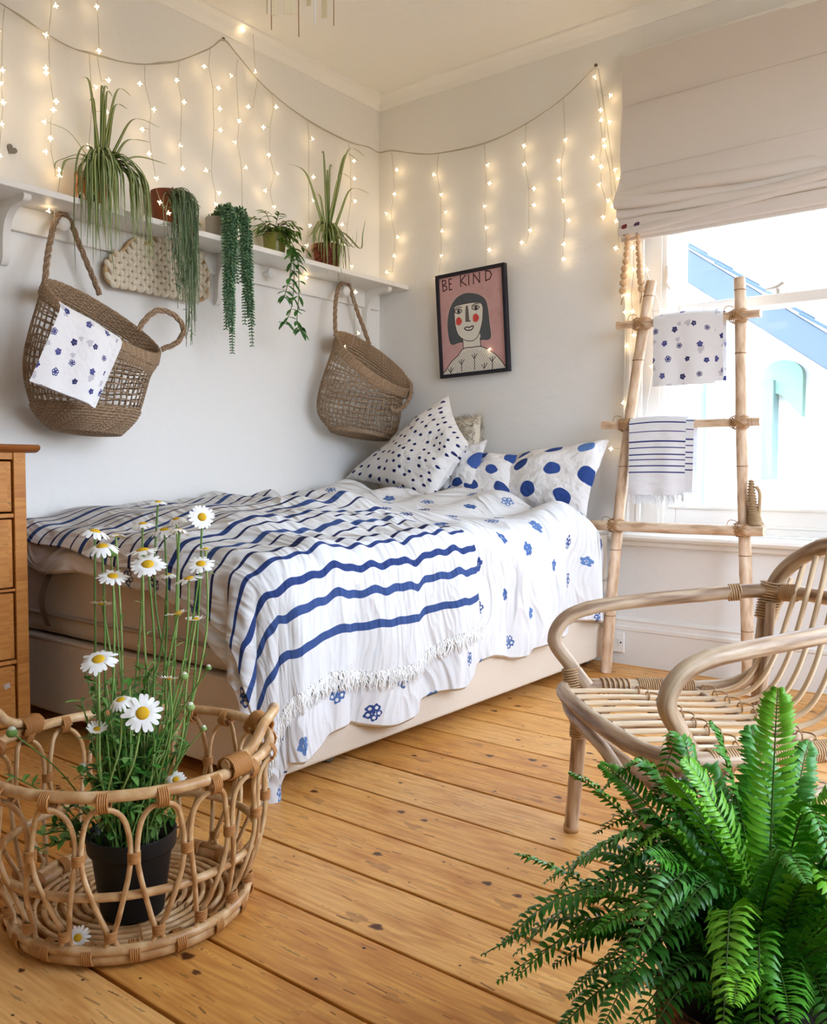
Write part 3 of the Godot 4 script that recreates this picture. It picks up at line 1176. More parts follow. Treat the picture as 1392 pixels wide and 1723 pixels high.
	for q in marks:
		for y in range(int((q[0] - q[1] / 2 + 1.5) / 2.0 * 2048), int((q[0] + q[1] / 2 + 1.5) / 2.0 * 2048)):
			for x in 8: st.set_pixel(x, clampi(y, 0, 2047), [c8(62, 84, 134), c8(50, 68, 118), c8(46, 52, 88)][q[2]])
	var throwm := mat(Color.WHITE, 0.92)
	throwm.albedo_texture = ImageTexture.create_from_image(st)
	throwm.metallic_specular = 0.2
	throwm.normal_enabled = true
	throwm.normal_texture = crease_map(14.0, 6.0, true, 7.0)
	throwm.normal_scale = 0.5
	var th := thing("striped_throw", "white fringed throw with blue stripes spread across the foot of the bed", "throw", Vector3(0.7, 0.68, 1.6))
	var T2 := func(a0: float) -> float: return 0.005 + 0.135 * pow(clampf((a0 + 0.975) / 0.975, 0.0, 1.5), 1.3) + 0.055 * smoothstep(-0.2, 0.0, a0) + 0.38 * maxf(a0, 0.0)
	var B1 := func(a0: float) -> float: return -0.90 - 0.05 * sin(a0 * 3.0) + 0.10 * smoothstep(-0.2, 0.35, a0) * 0.0 - 0.08 * smoothstep(-0.2, -1.0, a0)
	var S2 := func(b0: float) -> float: return 0.315 + 0.02 * sin(b0 * 9.0) - 0.05 * smoothstep(-0.2, -0.8, b0) * 0.3
	var lay2 := func(u: float, v: float) -> Vector2:
		var b0 := lerpf(-0.9, 0.25, v)
		var a: float = lerpf(-1.315, S2.call(b0), u)
		return Vector2(a, lerpf(B1.call(a), T2.call(a), v))
	var onthrow := func(q: Vector2, v: float) -> Vector3:
		var p := drape(q.x, q.y, 0.024, 0.65)
		var rum := smoothstep(0.5, 0.0, v) * smoothstep(-0.15, -0.5, q.x)
		p.y += rum * (0.016 * sin(q.x * 21.0 + q.y * 9.0) + 0.014 * sin(q.y * 40.0 + q.x * 9.0) + 0.02)
		var wr := smoothstep(-0.6, -0.1, q.x) * smoothstep(0.3, 0.05, q.x)
		p.y += wr * (0.005 * sin(q.y * 46.0 + q.x * 4.0) + 0.004 * sin(q.y * 80.0 + 1.0 + q.x * 9.0))
		p.y += fold_side(q.y * 0.7 + 3.0) * 0.22 * smoothstep(-0.5, -0.05, q.x) * smoothstep(0.2, -0.1, q.x)
		return p
	b = cloth(120, 120, func(u, v): return onthrow.call(lay2.call(u, v), v), func(u, v):
		var q: Vector2 = lay2.call(u, v)
		return Vector2(q.y, (q.x + 1.5) / 2.0), 0.006)
	part("cloth", b, throwm, th)
	# rumpled turned-back corner of the throw near the pillows
	b = MB.new()
	for k in 760:
		var v := float(k) / 759
		var q: Vector2 = lay2.call(1.0, v)
		var p0: Vector3 = onthrow.call(q + Vector2(-0.004, 0), v)
		var len := rand(0.028, 0.066)
		var pts := PackedVector3Array([p0])
		var sw := rand(-0.25, 0.25)
		for s in 4:
			var f := (s + 1) / 4.0
			var q2 := q + Vector2(len * f, len * f * sw + 0.006 * sin(f * 5.0 + k))
			pts.append(drape(q2.x, q2.y, 0.026 + rand(-0.002, 0.006), 0.65))
		b.tube(pts, PackedFloat32Array([0.0026, 0.0024, 0.0021, 0.0019, 0.001]), 5, false)
	var fr := part("fringe", b, mat(c8(250, 249, 245), 0.95), th)
	fr.set_meta("kind", "stuff")

# A soft cushion stretched between four corners (anticlockwise as the viewer sees it).
func pillow_shape(a: Vector3, d: Vector3, e: Vector3, f: Vector3, thick: float, sag: float, n_ := 26, uvs := Vector2(1, 1), seed_ := 0.0) -> MB:
	var b := MB.new()
	for side in 2:
		var p := PackedVector3Array()
		var uv := PackedVector2Array()
		for j in n_ + 1:
			for i in n_ + 1:
				var u := float(i) / n_
				var v := float(j) / n_
				if side == 1: u = 1.0 - u
				var base := a.lerp(d, u).lerp(f.lerp(e, u), v)
				var nm := (d - a + e - f).cross(f - a + e - d).normalized()
				var cu := 2.0 * u - 1.0
				var cvv := 2.0 * v - 1.0
				var puff := pow(maxf(0.0, (1.0 - cu * cu) * (1.0 - cvv * cvv)), 0.42)
				# edges draw in between the corners
				var pull := Vector2(cu * (1.0 - cvv * cvv), cvv * (1.0 - cu * cu)) * -0.045
				base += (d - a + e - f) * 0.5 * pull.x + (f - a + e - d) * 0.5 * pull.y
				var wr := sin(u * 9.0 + v * 5.0 + seed_) * 0.10 + sin(u * 4.0 - v * 13.0 + seed_ * 2.0) * 0.09 + sin((cu * cvv) * 16.0 + seed_) * 0.06 + 0.05 * sin(u * 23.0 + 4.0 * sin(v * 5.0 + seed_)) * (1.0 - puff)
				var t := thick * 0.5 * puff * (1.0 + wr)
				base += nm * (t if side == 0 else -t)
				base.y -= sag * puff * (1.0 - v) * 0.0
				p.append(base)
				uv.append(Vector2(u * uvs.x, v * uvs.y))
		b.grid(n_, n_, p, uv)
	return b

func build_pillows() -> void:
	# small navy dots
	var im := Image.create(1024, 1024, false, Image.FORMAT_RGB8)
	im.fill(c8(232, 228, 224))
	for j in 10:
		for i in 9:
			dot(im, (i + 0.5 + 0.5 * (j % 2) + rand(-0.2, 0.2)) * 113.8, (j + 0.5 + rand(-0.22, 0.22)) * 102.4, rand(17, 20), c8(40, 46, 92), 0.0, rand(0.92, 1.1), 0.04, rand(0, 6))
	var small := cloth_mat(im, Vector2.ONE, 0.7)
	im = Image.create(1024, 1024, false, Image.FORMAT_RGB8)
	im.fill(c8(232, 229, 226))
	var bl := [c8(52, 76, 136), c8(70, 98, 160), c8(58, 84, 146), c8(92, 124, 180)]
	for j in 4:
		for i in 3:
			dot(im, (i + 0.5 + 0.5 * (j % 2) + rand(-0.12, 0.12)) * 341.3, (j + 0.5 + rand(-0.12, 0.12)) * 256.0, rand(68, 84), bl[rng.randi() % 4], 0.0, rand(0.85, 1.05), 0.04, rand(0, 6))
	var big := cloth_mat(im, Vector2.ONE, 0.8)
	var b: MB
	# shaggy cream cushion in the corner
	var fur := mat(c8(226, 214, 192), 0.95)
	var A := Vector3(0.12, 0.72, 0.10)
	var cz := thing("fur_cushion", "shaggy cream fur cushion in the corner behind the small-dotted cushion", "cushion", Vector3(0.4, 0.7, 0.12))
	b = pillow_shape(Vector3(0.24, 0.68, 0.16), Vector3(0.76, 0.68, 0.13), Vector3(0.69, 1.09, 0.07), Vector3(0.29, 1.09, 0.07), 0.15, 0.0, 24)
	part("cover", b, fur, cz)
	var fb := MB.new()
	for k in 9000:
		var q := rng.randi() % b.v.size()
		var p0: Vector3 = b.v[q] + Vector3(rand(-0.012, 0.012), rand(-0.012, 0.012), 0)
		var dn: Vector3 = (b.n[q] + Vector3(rand(-0.9, 0.9), rand(-0.9, 0.5), rand(-0.5, 0.5))).normalized()
		var sd := dn.cross(Vector3(rand(-1, 1), rand(-1, 1), rand(-1, 1))).normalized() * 0.0013
		var tip := p0 + dn * rand(0.018, 0.042) + Vector3(0, -0.006, 0)
		var bi := fb.v.size()
		for r in [p0 - sd, p0 + sd, tip]:
			fb.v.append(r)
			fb.n.append(b.n[q])
			fb.t.append(Vector2.ZERO)
			fb.c.append(Color(1, 1, 1))
		fb.ix.append_array([bi, bi + 2, bi + 1])
	var fp := part("fur", fb, fur, cz)
	fp.set_meta("kind", "stuff")
	# the three printed ones; corner order: lower left, lower right, upper right, upper left
	b = pillow_shape(Vector3(0.78, 0.70, 0.27), Vector3(1.35, 0.63, 0.29), Vector3(1.345, 0.965, 0.07), Vector3(0.90, 0.90, 0.08), 0.17, 0.0, 28, Vector2(1.0, 0.72), 1.0)
	whole("pillow", b, big, "white pillow with large blue dots at the window side of the bed head", "pillow", "")
	b = pillow_shape(Vector3(0.52, 0.69, 0.30), Vector3(1.02, 0.68, 0.34), Vector3(0.95, 0.90, 0.17), Vector3(0.58, 0.91, 0.13), 0.15, 0.0, 28, Vector2(1.0, 0.72), 3.0)
	for i in b.t.size(): b.t[i] += Vector2(0.37, 0.21)
	whole("pillow", b, big, "white pillow with large blue dots in the middle of the bed head", "pillow", "")
	b = pillow_shape(Vector3(0.56, 0.70, 0.30), Vector3(0.84, 0.72, 0.34), Vector3(0.835, 0.97, 0.235), Vector3(0.5, 0.92, 0.2), 0.08, 0.0, 20, Vector2(0.6, 0.5), 5.0)
	for i in b.t.size(): b.t[i] += Vector2(0.12, 0.55)
	whole("pillow", b, big, "large-dotted white pillow corner peeping out behind the small-dotted cushion", "pillow", "")
	b = pillow_shape(Vector3(0.03, 0.79, 0.30), Vector3(0.70, 0.69, 0.47), Vector3(0.80, 0.95, 0.33), Vector3(0.585, 1.185, 0.19), 0.17, 0.0, 30, Vector2(1, 1), 2.0)
	whole("scatter_cushion", b, small, "white cushion with small navy dots leaning on one corner by the wall", "cushion")

# ================================================================== chest of drawers
func build_chest() -> void:
	var im := wood_image(512, 128, c8(206, 142, 72), c8(160, 94, 38), 2, 400, 0.2)
	var wd := mat(Color.WHITE, 0.42)
	wd.albedo_texture = ImageTexture.create_from_image(im)
	wd.uv1_triplanar = true
	wd.uv1_world_triplanar = true
	wd.uv1_scale = Vector3(0.9, 4.0, 0.9)
	var dk := mat(Color(0.78, 0.70, 0.66), 0.45)
	dk.albedo_texture = wd.albedo_texture
	dk.uv1_triplanar = true
	dk.uv1_world_triplanar = true
	dk.uv1_scale = Vector3(0.9, 4.0, 0.9)
	var z0 := 2.165
	var z1 := 2.98
	var t := thing("chest_of_drawers", "old honey pine chest of drawers at the left edge by the bed foot", "chest", Vector3(0.23, 0, 2.57))
	var b := MB.new()
	span(b, Vector3(0.02, 0.02, z0), Vector3(0.435, 0.885, z0 + 0.02), 0.002)
	span(b, Vector3(0.02, 0.02, z1 - 0.02), Vector3(0.435, 0.885, z1), 0.002)
	span(b, Vector3(0.02, 0.02, z0), Vector3(0.03, 0.885, z1), 0.002)
	span(b, Vector3(0.03, 0.02, z0 + 0.02), Vector3(0.40, 0.035, z1 - 0.02), 0.002)
	part("carcass", b, dk, t)
	b = MB.new()
	span(b, Vector3(0.43, 0.0, z0), Vector3(0.452, 0.885, z0 + 0.038), 0.003)
	part("stile", b, wd, t)
	b = MB.new()
	span(b, Vector3(0.43, 0.0, z1 - 0.038), Vector3(0.452, 0.885, z1), 0.003)
	part("stile", b, wd, t)
	for y in [[0.863, 0.885], [0.690, 0.703], [0.470, 0.478], [0.252, 0.264], [0.0, 0.06]]:
		b = MB.new()
		span(b, Vector3(0.425, y[0], z0 + 0.036), Vector3(0.447, y[1], z1 - 0.036), 0.002)
		part("rail", b, wd, t)
	b = MB.new()
	var tp := PackedVector2Array([Vector2(0.0, 0.884), Vector2(0.452, 0.884), Vector2(0.462, 0.887), Vector2(0.474, 0.893), Vector2(0.478, 0.899), Vector2(0.474, 0.905), Vector2(0.464, 0.908), Vector2(0.0, 0.908)])
	b.slab(tp, z1 - z0 + 0.066, Transform3D(Basis(Vector3.RIGHT, Vector3.UP, Vector3.BACK), Vector3(0, 0, z0 - 0.033)))
	part("top", b, dk, t)
	for y in [[0.708, 0.858], [0.482, 0.686], [0.268, 0.466], [0.064, 0.248]]:
		b = MB.new()
		span(b, Vector3(0.10, y[0], z0 + 0.043), Vector3(0.449, y[1], z1 - 0.043), 0.005)
		var dr := part("drawer", b, wd, t)
		for z in [2.34, 2.8]:
			b = MB.new()
			var yc: float = (y[0] + y[1]) / 2
			b.lathe([Vector2(0.0001, 0.0), Vector2(0.012, 0.0), Vector2(0.009, 0.012), Vector2(0.017, 0.022), Vector2(0.018, 0.03), Vector2(0.011, 0.037), Vector2(0.0001, 0.038)], 16, Transform3D(Basis(Vector3.BACK, -PI / 2), Vector3(0.447, yc, z)))
			part("knob", b, dk, dr)
	b = MB.new()
	b.box(Vector3(0.002, 0.016, 0.018), Transform3D(Basis(Vector3.RIGHT, 0.3), Vector3(0.4495, 0.19, 2.235)), 0.0008)
	part("paper_scrap", b, mat(c8(196, 180, 166), 0.9), t)

# ================================================================== rattan armchair
var chair_u: Vector3
var chair_b: Vector3
var chair_o: Vector3

func L(s: float, d: float, y: float) -> Vector3:
	return chair_o + chair_u * s + chair_b * d + Vector3(0, y, 0)

func cane_radii(n_: int, r: float, every := 9) -> PackedFloat32Array:
	var out := PackedFloat32Array()
	for k in n_: out.append(r * (1.06 if k % every == every - 1 else 1.0))
	return out

func build_chair() -> void:
	var f1 := Vector3(2.045, 0, 1.757)
	var f2 := ony(1135, 1285, 0.345)
	f2.y = 0
	chair_u = (f2 - f1).normalized()
	chair_b = Vector3(chair_u.z, 0, -chair_u.x)
	chair_o = (f1 + f2) / 2.0
	var t := thing("rattan_armchair", "pale rattan armchair with looped pole arms and slatted seat near the window", "armchair", Vector3(2.35, 0, 1.75))
	var b: MB
	var add := func(called: String, pts: PackedVector3Array, r: float, m: Material, per := 8) -> void:
		var q := smooth(pts, per)
		var mb := MB.new()
		mb.tube(q, cane_radii(q.size(), r, 17), 10)
		part(called, mb, m, t)
	# seat frame: front rail turning into the two side rails
	add.call("seat_frame", P([L(-0.185, 0.46, 0.40), L(-0.205, 0.41, 0.355), L(-0.225, 0.33, 0.338), L(-0.25, 0.16, 0.342), L(-0.262, 0.05, 0.346), L(-0.25, 0.0, 0.346), L(-0.2, -0.02, 0.345), L(-0.08, -0.03, 0.343), L(0.08, -0.03, 0.343), L(0.2, -0.02, 0.345), L(0.25, 0.0, 0.346), L(0.262, 0.05, 0.346), L(0.25, 0.16, 0.342), L(0.225, 0.33, 0.338), L(0.205, 0.41, 0.355), L(0.185, 0.46, 0.40)]), 0.0165, M.rattan)
	# arms: from the front corner, out and up, then back to the arch
	for sg in [-1.0, 1.0]:
		add.call("arm", P([L(sg * 0.235, 0.045, 0.35), L(sg * 0.255, 0.01, 0.40), L(sg * 0.27, -0.02, 0.45), L(sg * 0.272, 0.0, 0.495), L(sg * 0.268, 0.05, 0.52), L(sg * 0.262, 0.13, 0.533), L(sg * 0.24, 0.28, 0.548), L(sg * 0.205, 0.43, 0.562), L(sg * 0.13, 0.50, 0.565), L(0.0, 0.525, 0.565)]), 0.0165, M.rattan)
	# arched back pole standing on the rear legs
	add.call("back_arch", P([L(-0.19, 0.44, 0.33), L(-0.196, 0.452, 0.45), L(-0.192, 0.465, 0.55), L(-0.165, 0.485, 0.615), L(-0.09, 0.51, 0.668), L(0.0, 0.52, 0.685), L(0.09, 0.51, 0.668), L(0.165, 0.485, 0.615), L(0.192, 0.465, 0.55), L(0.196, 0.452, 0.45), L(0.19, 0.44, 0.33)]), 0.018, M.rattan)
	for sg in [-1.0, 1.0]:
		add.call("back_post", P([L(sg * 0.165, 0.45, 0.54), L(sg * 0.168, 0.445, 0.42), L(sg * 0.17, 0.43, 0.30)]), 0.011, M.rattan)
		# legs
		add.call("leg", P([L(sg * 0.225, 0.03, 0.335), L(sg * 0.238, 0.03, 0.27), L(sg * 0.262, 0.03, 0.12), L(sg * 0.285, 0.03, 0.004)]), 0.0165, M.rattan_dark if M.has("rattan_dark") else M.rattan)
		add.call("leg", P([L(sg * 0.19, 0.44, 0.35), L(sg * 0.20, 0.45, 0.2), L(sg * 0.215, 0.475, 0.004)]), 0.0165, M.rattan)
		add.call("leg_brace", P([L(sg * 0.228, -0.005, 0.33), L(sg * 0.245, 0.012, 0.29), L(sg * 0.25, 0.028, 0.245), L(sg * 0.262, 0.03, 0.14)]), 0.0115, M.rattan)
		add.call("leg_brace", P([L(sg * 0.236, 0.12, 0.328), L(sg * 0.242, 0.08, 0.28), L(sg * 0.25, 0.045, 0.245), L(sg * 0.262, 0.035, 0.16)]), 0.0115, M.rattan)
		add.call("side_stretcher", P([L(sg * 0.245, 0.03, 0.255), L(sg * 0.235, 0.2, 0.258), L(sg * 0.2, 0.44, 0.262)]), 0.0125, M.rattan)
	# the front pole under the rail that bends down into the near legs
	add.call("front_brace", P([L(-0.235, -0.002, 0.318), L(-0.16, -0.02, 0.313), L(-0.02, -0.03, 0.308), L(0.06, -0.03, 0.295), L(0.13, -0.018, 0.25), L(0.2, 0.005, 0.17), L(0.255, 0.022, 0.1)]), 0.0125, M.rattan)
	add.call("front_stretcher", P([L(-0.245, 0.03, 0.262), L(0.0, 0.02, 0.266), L(0.245, 0.03, 0.262)]), 0.0135, M.rattan)
	add.call("rear_stretcher", P([L(-0.2, 0.44, 0.262), L(0.0, 0.45, 0.266), L(0.2, 0.44, 0.262)]), 0.0125, M.rattan)
	for sg in [-1.0, 1.0]:
		b = MB.new()
		b.lathe([Vector2(0.0001, 0.0), Vector2(0.017, 0.0), Vector2(0.018, 0.012), Vector2(0.0165, 0.016)], 14, Transform3D(Basis(), L(sg * 0.285, 0.03, 0.0)))
		part("foot_cap", b, M.rattan_bind, t)
	# seat bearers
	for d in [0.14, 0.30]:
		add.call("seat_bearer", P([L(-0.25, d, 0.335), L(0.0, d, 0.322), L(0.25, d, 0.335)]), 0.009, M.rattan, 4)
	# rods that run from the front rail along the seat and up the back
	for k in 9:
		var s := -0.2 + 0.05 * k
		var sb := s * 0.86
		var top := 0.68 - 0.075 * pow(absf(sb) / 0.165, 2.2)
		add.call("slat", P([L(s, -0.022 + 0.012 * absf(s) * 4, 0.352), L(s, 0.1, 0.347), L(s * 0.97, 0.24, 0.337), L(s * 0.94, 0.34, 0.338), L(s * 0.92, 0.40, 0.36), L(s * 0.9, 0.44, 0.42), L(sb * 1.01, 0.472, 0.52), L(sb, 0.505, top - 0.006)]), 0.0056, M.rattan_pale, 6)
	# cords lacing the rods
	for d in [0.15, 0.31]:
		b = MB.new()
		for k in 9:
			var s := -0.2 + 0.05 * k
			var y: float = 0.345 - 0.03 * (d - 0.15)
			b.tube(ring(L(s, d, y), chair_u * 0.010, Vector3(0, 0.010, 0), 10), 0.0018, 5, false, true)
			if k < 8: b.tube(bez(L(s, d, y + 0.009), L(s + 0.025, d + 0.02, y + 0.014), L(s + 0.05, d, y + 0.009), 6), 0.0018, 5)
		part("lacing", b, M.rattan_bind, t)
	# wound joints
	for q in [[L(-0.247, 0.02, 0.335), L(-0.252, 0.012, 0.392), 0.02, 10], [L(0.247, 0.02, 0.335), L(0.252, 0.012, 0.392), 0.02, 10],
			[L(-0.258, 0.08, 0.345), L(-0.25, 0.15, 0.342), 0.0185, 6], [L(-0.25, 0.17, 0.342), L(-0.232, 0.30, 0.338), 0.0185, 26], [L(0.258, 0.06, 0.346), L(0.228, 0.32, 0.338), 0.0185, 50],
			[L(-0.194, 0.458, 0.50), L(-0.188, 0.469, 0.585), 0.024, 14], [L(0.194, 0.458, 0.50), L(0.188, 0.469, 0.585), 0.024, 14],
			[L(-0.225, 0.38, 0.556), L(-0.215, 0.405, 0.559), 0.0185, 5], [L(-0.165, 0.477, 0.563), L(-0.135, 0.497, 0.565), 0.0185, 8], [L(0.165, 0.477, 0.563), L(0.135, 0.497, 0.565), 0.0185, 8],
			[L(-0.246, 0.03, 0.235), L(-0.238, 0.03, 0.285), 0.0195, 9], [L(0.246, 0.03, 0.235), L(0.238, 0.03, 0.285), 0.0195, 9]]:
		b = MB.new()
		binding(b, q[0], q[1], q[2], q[3], 0.0023)
		part("binding", b, M.rattan_bind, t)

# ================================================================== bamboo ladder and what hangs on it
func build_ladder() -> void:
	var t := thing("bamboo_ladder", "pale bamboo towel ladder leaning against the window frame", "ladder", Vector3(1.65, 0, 0.2))
	var zat := func(y: float) -> float: return 0.215 - 0.105 * y
	var left := [Vector2(1.408, 0.0), Vector2(1.414, 0.3), Vector2(1.424, 0.605), Vector2(1.447, 1.02), Vector2(1.486, 1.435), Vector2(1.508, 1.61)]
	var right := [Vector2(1.985, 0.0), Vector2(1.962, 0.3), Vector2(1.936, 0.615), Vector2(1.904, 1.015), Vector2(1.878, 1.43), Vector2(1.866, 1.575)]
	for s in 2:
		var p := PackedVector3Array()
		for q in (left if s == 0 else right): p.append(Vector3(q.x, q.y, zat.call(q.y) - 0.002))
		var sm := smooth(p, 10)
		var rr := PackedFloat32Array()
		for k in sm.size(): rr.append(0.0235 * (1.0 - 0.08 * float(k) / sm.size()) * (1.05 if k % 8 == 7 else 1.0))
		var b := MB.new()
		b.tube(sm, rr, 14)
		part("pole", b, M.bamboo, t)
		for k in [8, 17, 26, 36, 45]:
			b = MB.new()
			if k < sm.size() - 1:
				b.tube(P([sm[k] - Vector3(0, 0.0018, 0), sm[k] + Vector3(0, 0.0018, 0)]), 0.0238, 14)
				part("node_ring", b, mat(c8(150, 112, 76), 0.6), t)
	for r in [[1.315, 2.02, 0.606, 0.612, 0.021], [1.345, 1.985, 1.02, 1.017, 0.0165], [1.385, 1.965, 1.434, 1.425, 0.0165]]:
		var b := MB.new()
		var z0: float = zat.call(r[2]) + 0.036
		b.tube(smooth(P([Vector3(r[0], r[2], z0), Vector3((r[0] + r[1]) / 2, (r[2] + r[3]) / 2 - 0.003, z0), Vector3(r[1], r[3], z0)]), 8), r[4], 14)
		part("rung", b, M.bamboo, t)
		for s in 2:
			var pts: Array = left if s == 0 else right
			var y: float = r[2] if s == 0 else r[3]
			var x := 0.0
			for k in pts.size() - 1:
				if y >= pts[k].y and y <= pts[k + 1].y: x = lerpf(pts[k].x, pts[k + 1].x, (y - pts[k].y) / (pts[k + 1].y - pts[k].y))
			b = MB.new()
			var c := Vector3(x, y, z0 - 0.018)
			for k in 3:
				var f := (k - 1) * 0.007
				for d in [-1.0, 1.0]:
					var o := PackedVector3Array()
					for i in 16:
						var a := TAU * i / 16
						var e := Vector3(cos(a) * 0.029, sin(a) * 0.029 * d + 0.0, 0)
						o.append(c + Vector3(cos(a) * 0.0265 + f, d * cos(a) * 0.0235 - f * d * 0.5, sin(a) * 0.043))
					b.tube(o, 0.0022, 5, false, true)
			b.tube(bez(c + Vector3(-0.01, 0.03, 0.03), c + Vector3(-0.06, 0.055, 0.03), c + Vector3(-0.048, -0.012, 0.024), 8), 0.0014, 4)
			part("lashing", b, M.twine, t)
	# flowered tea towel on the top rung
	var im := Image.create(512, 512, false, Image.FORMAT_RGB8)
	im.fill(c8(240, 238, 238))
	for k in 26:
		dot(im, rand(0, 512), rand(0, 512), rand(10, 15), c8(206, 202, 208), 0.0, 1.0, 0.2, rand(0, 6))
	for j in 6:
		for i in 5:
			blossom(im, (i + 0.5 + 0.5 * (j % 2) + rand(-0.2, 0.2)) * 102.4, (j + 0.5 + rand(-0.2, 0.2)) * 85.3, rand(13, 17), [c8(62, 66, 122), c8(52, 52, 96), c8(84, 84, 140)][rng.randi() % 3], rng.randf() < 0.4)
	M.flower_cloth = cloth_mat(im, Vector2(2.6, 2.6), 0.25)
	towel("tea_towel", 1.553, 1.80, 1.432, zat.call(1.43) + 0.036, 0.019, 0.262, 0.25, M.flower_cloth, "white tea towel with navy flowers folded over the top ladder rung", 0)
	# striped towel on the middle rung
	var st := Image.create(8, 1024, false, Image.FORMAT_RGB8)
	st.fill(c8(236, 236, 238))
	for q in [[0.06, 0.010], [0.115, 0.007], [0.172, 0.011], [0.21, 0.008], [0.25, 0.010], [0.282, 0.008], [0.318, 0.010], [0.356, 0.009]]:
		for y in range(int(q[0] * 1300), int((q[0] + q[1] * 0.8) * 1300)):
			for x in 8: st.set_pixel(x, clampi(y, 0, 1023), c8(56, 64, 122))
	var sm2 := cloth_mat(st, Vector2(1, 1.923), 0.3)
	towel("striped_towel", 1.475, 1.71, 1.02, zat.call(1.02) + 0.036, 0.019, 0.285, 0.27, sm2, "small white towel with navy stripes and fringe folded over the middle ladder rung", 1)
	# woven straw pouch hanging by a cord from the middle rung
	var h := thing("straw_tassel", "woven straw tassel hanging on a thin cord beside the right ladder pole", "ornament", Vector3(1.98, 0.62, 0.2))
	var zc: float = zat.call(0.8) + 0.03
	var b := MB.new()
	b.tube(P([Vector3(1.945, 1.03, zat.call(1.02) + 0.055), Vector3(1.955, 0.9, zc), Vector3(1.965, 0.775, zc)]), 0.0011, 4)
	b.tube(P([Vector3(1.957, 1.03, zat.call(1.02) + 0.055), Vector3(1.972, 0.9, zc), Vector3(1.99, 0.77, zc)]), 0.0011, 4)
	part("cord", b, M.twine, h)
	b = MB.new()
	var sp := smooth(P([Vector3(1.962, 0.80, zc), Vector3(1.965, 0.74, zc), Vector3(1.972, 0.68, zc), Vector3(1.982, 0.645, zc + 0.01), Vector3(1.99, 0.628, zc + 0.015)]), 6)
	b.tube(sp, PackedFloat32Array(range(sp.size()).map(func(i): return 0.006 + 0.021 * pow(float(i) / (sp.size() - 1), 0.8))), 12)
	for i in range(1, sp.size()):
		b.tube(ring(sp[i], Vector3(1, 0, 0) * (0.008 + 0.021 * pow(float(i) / (sp.size() - 1), 0.8)), Vector3(0, 0.25, 0.97) * (0.008 + 0.021 * pow(float(i) / (sp.size() - 1), 0.8)), 14), 0.0022, 5, false, true)
	part("pouch", b, mat(c8(168, 140, 104), 0.85), h)
	b = MB.new()
	var s2 := smooth(P([Vector3(1.978, 0.775, zc), Vector3(1.992, 0.755, zc), Vector3(1.994, 0.72, zc), Vector3(1.99, 0.66, zc)]), 6)
	b.tube(s2, 0.007, 8)
	part("pouch_loop", b, mat(c8(178, 150, 112), 0.85), h)

func towel(called: String, x0: float, x1: float, y: float, z: float, r: float, front: float, rear: float, m: Material, label: String, fringe: int) -> void:
	var t := thing(called, label, "towel", Vector3((x0 + x1) / 2, y - 0.1, z))
	for layer in 2:
		var sh := 0.030 * layer
		var nu := 16
		var prof := PackedVector2Array()
		var fr := front - 0.012 * layer
		for k in 13: prof.append(Vector2(r + 0.002 + 0.004 * (1 - layer), -fr * (1.0 - k / 12.0)))
		for k in range(1, 10):
			var a := PI * k / 10.0
			prof.append(Vector2(cos(a), sin(a)) * (r + 0.002 + 0.004 * (1 - layer)))
		for k in 13: prof.append(Vector2(-r - 0.002 - 0.004 * (1 - layer), -rear * k / 12.0))
		var p := PackedVector3Array()
		var uv := PackedVector2Array()
		var run := 0.0
		for j in prof.size():
			if j: run += prof[j].distance_to(prof[j - 1])
			for i in nu + 1:
				var s := float(i) / nu
				var hang := clampf(-prof[j].y / front, 0, 1)
				var x := lerpf(x0, x1, s) + sh + 0.004 * hang * sin(s * 5.0 + called.length())
				var wv := 0.005 * hang * sin(s * 11.0 + layer) + 0.003 * sin(s * 4.0)
				p.append(Vector3(x, y + prof[j].y + 0.006 * sin(s * 3.0 + layer) * (1.0 - hang), z + prof[j].x * (1.0 if j < 14 else 0.9) + wv))
				uv.append(Vector2(lerpf(0.0, x1 - x0, s) + sh * 3.0, (front + r * 2.2 - run) * 1.0 if fringe else run))
		var b := MB.new()
		# the list runs up the front, over and down the back: u to the right gives a normal to the room
		b.grid(nu, prof.size() - 1, p, uv)
		part("fold", b, m, t)
		if fringe:
			var f := MB.new()
			for k in 70:
				var s := rand(0, 1)
				var p0 := Vector3(lerpf(x0, x1, s) + sh, y - fr, z + r + 0.003)
				f.tube(P([p0, p0 + Vector3(rand(-0.006, 0.006), -0.02, rand(-0.002, 0.003)), p0 + Vector3(rand(-0.009, 0.009), -rand(0.032, 0.048), rand(-0.003, 0.004))]), PackedFloat32Array([0.0016, 0.0014, 0.0007]), 4, false)
			var o := part("fringe", f, mat(c8(236, 238, 238), 0.95), t)
			o.set_meta("kind", "stuff")

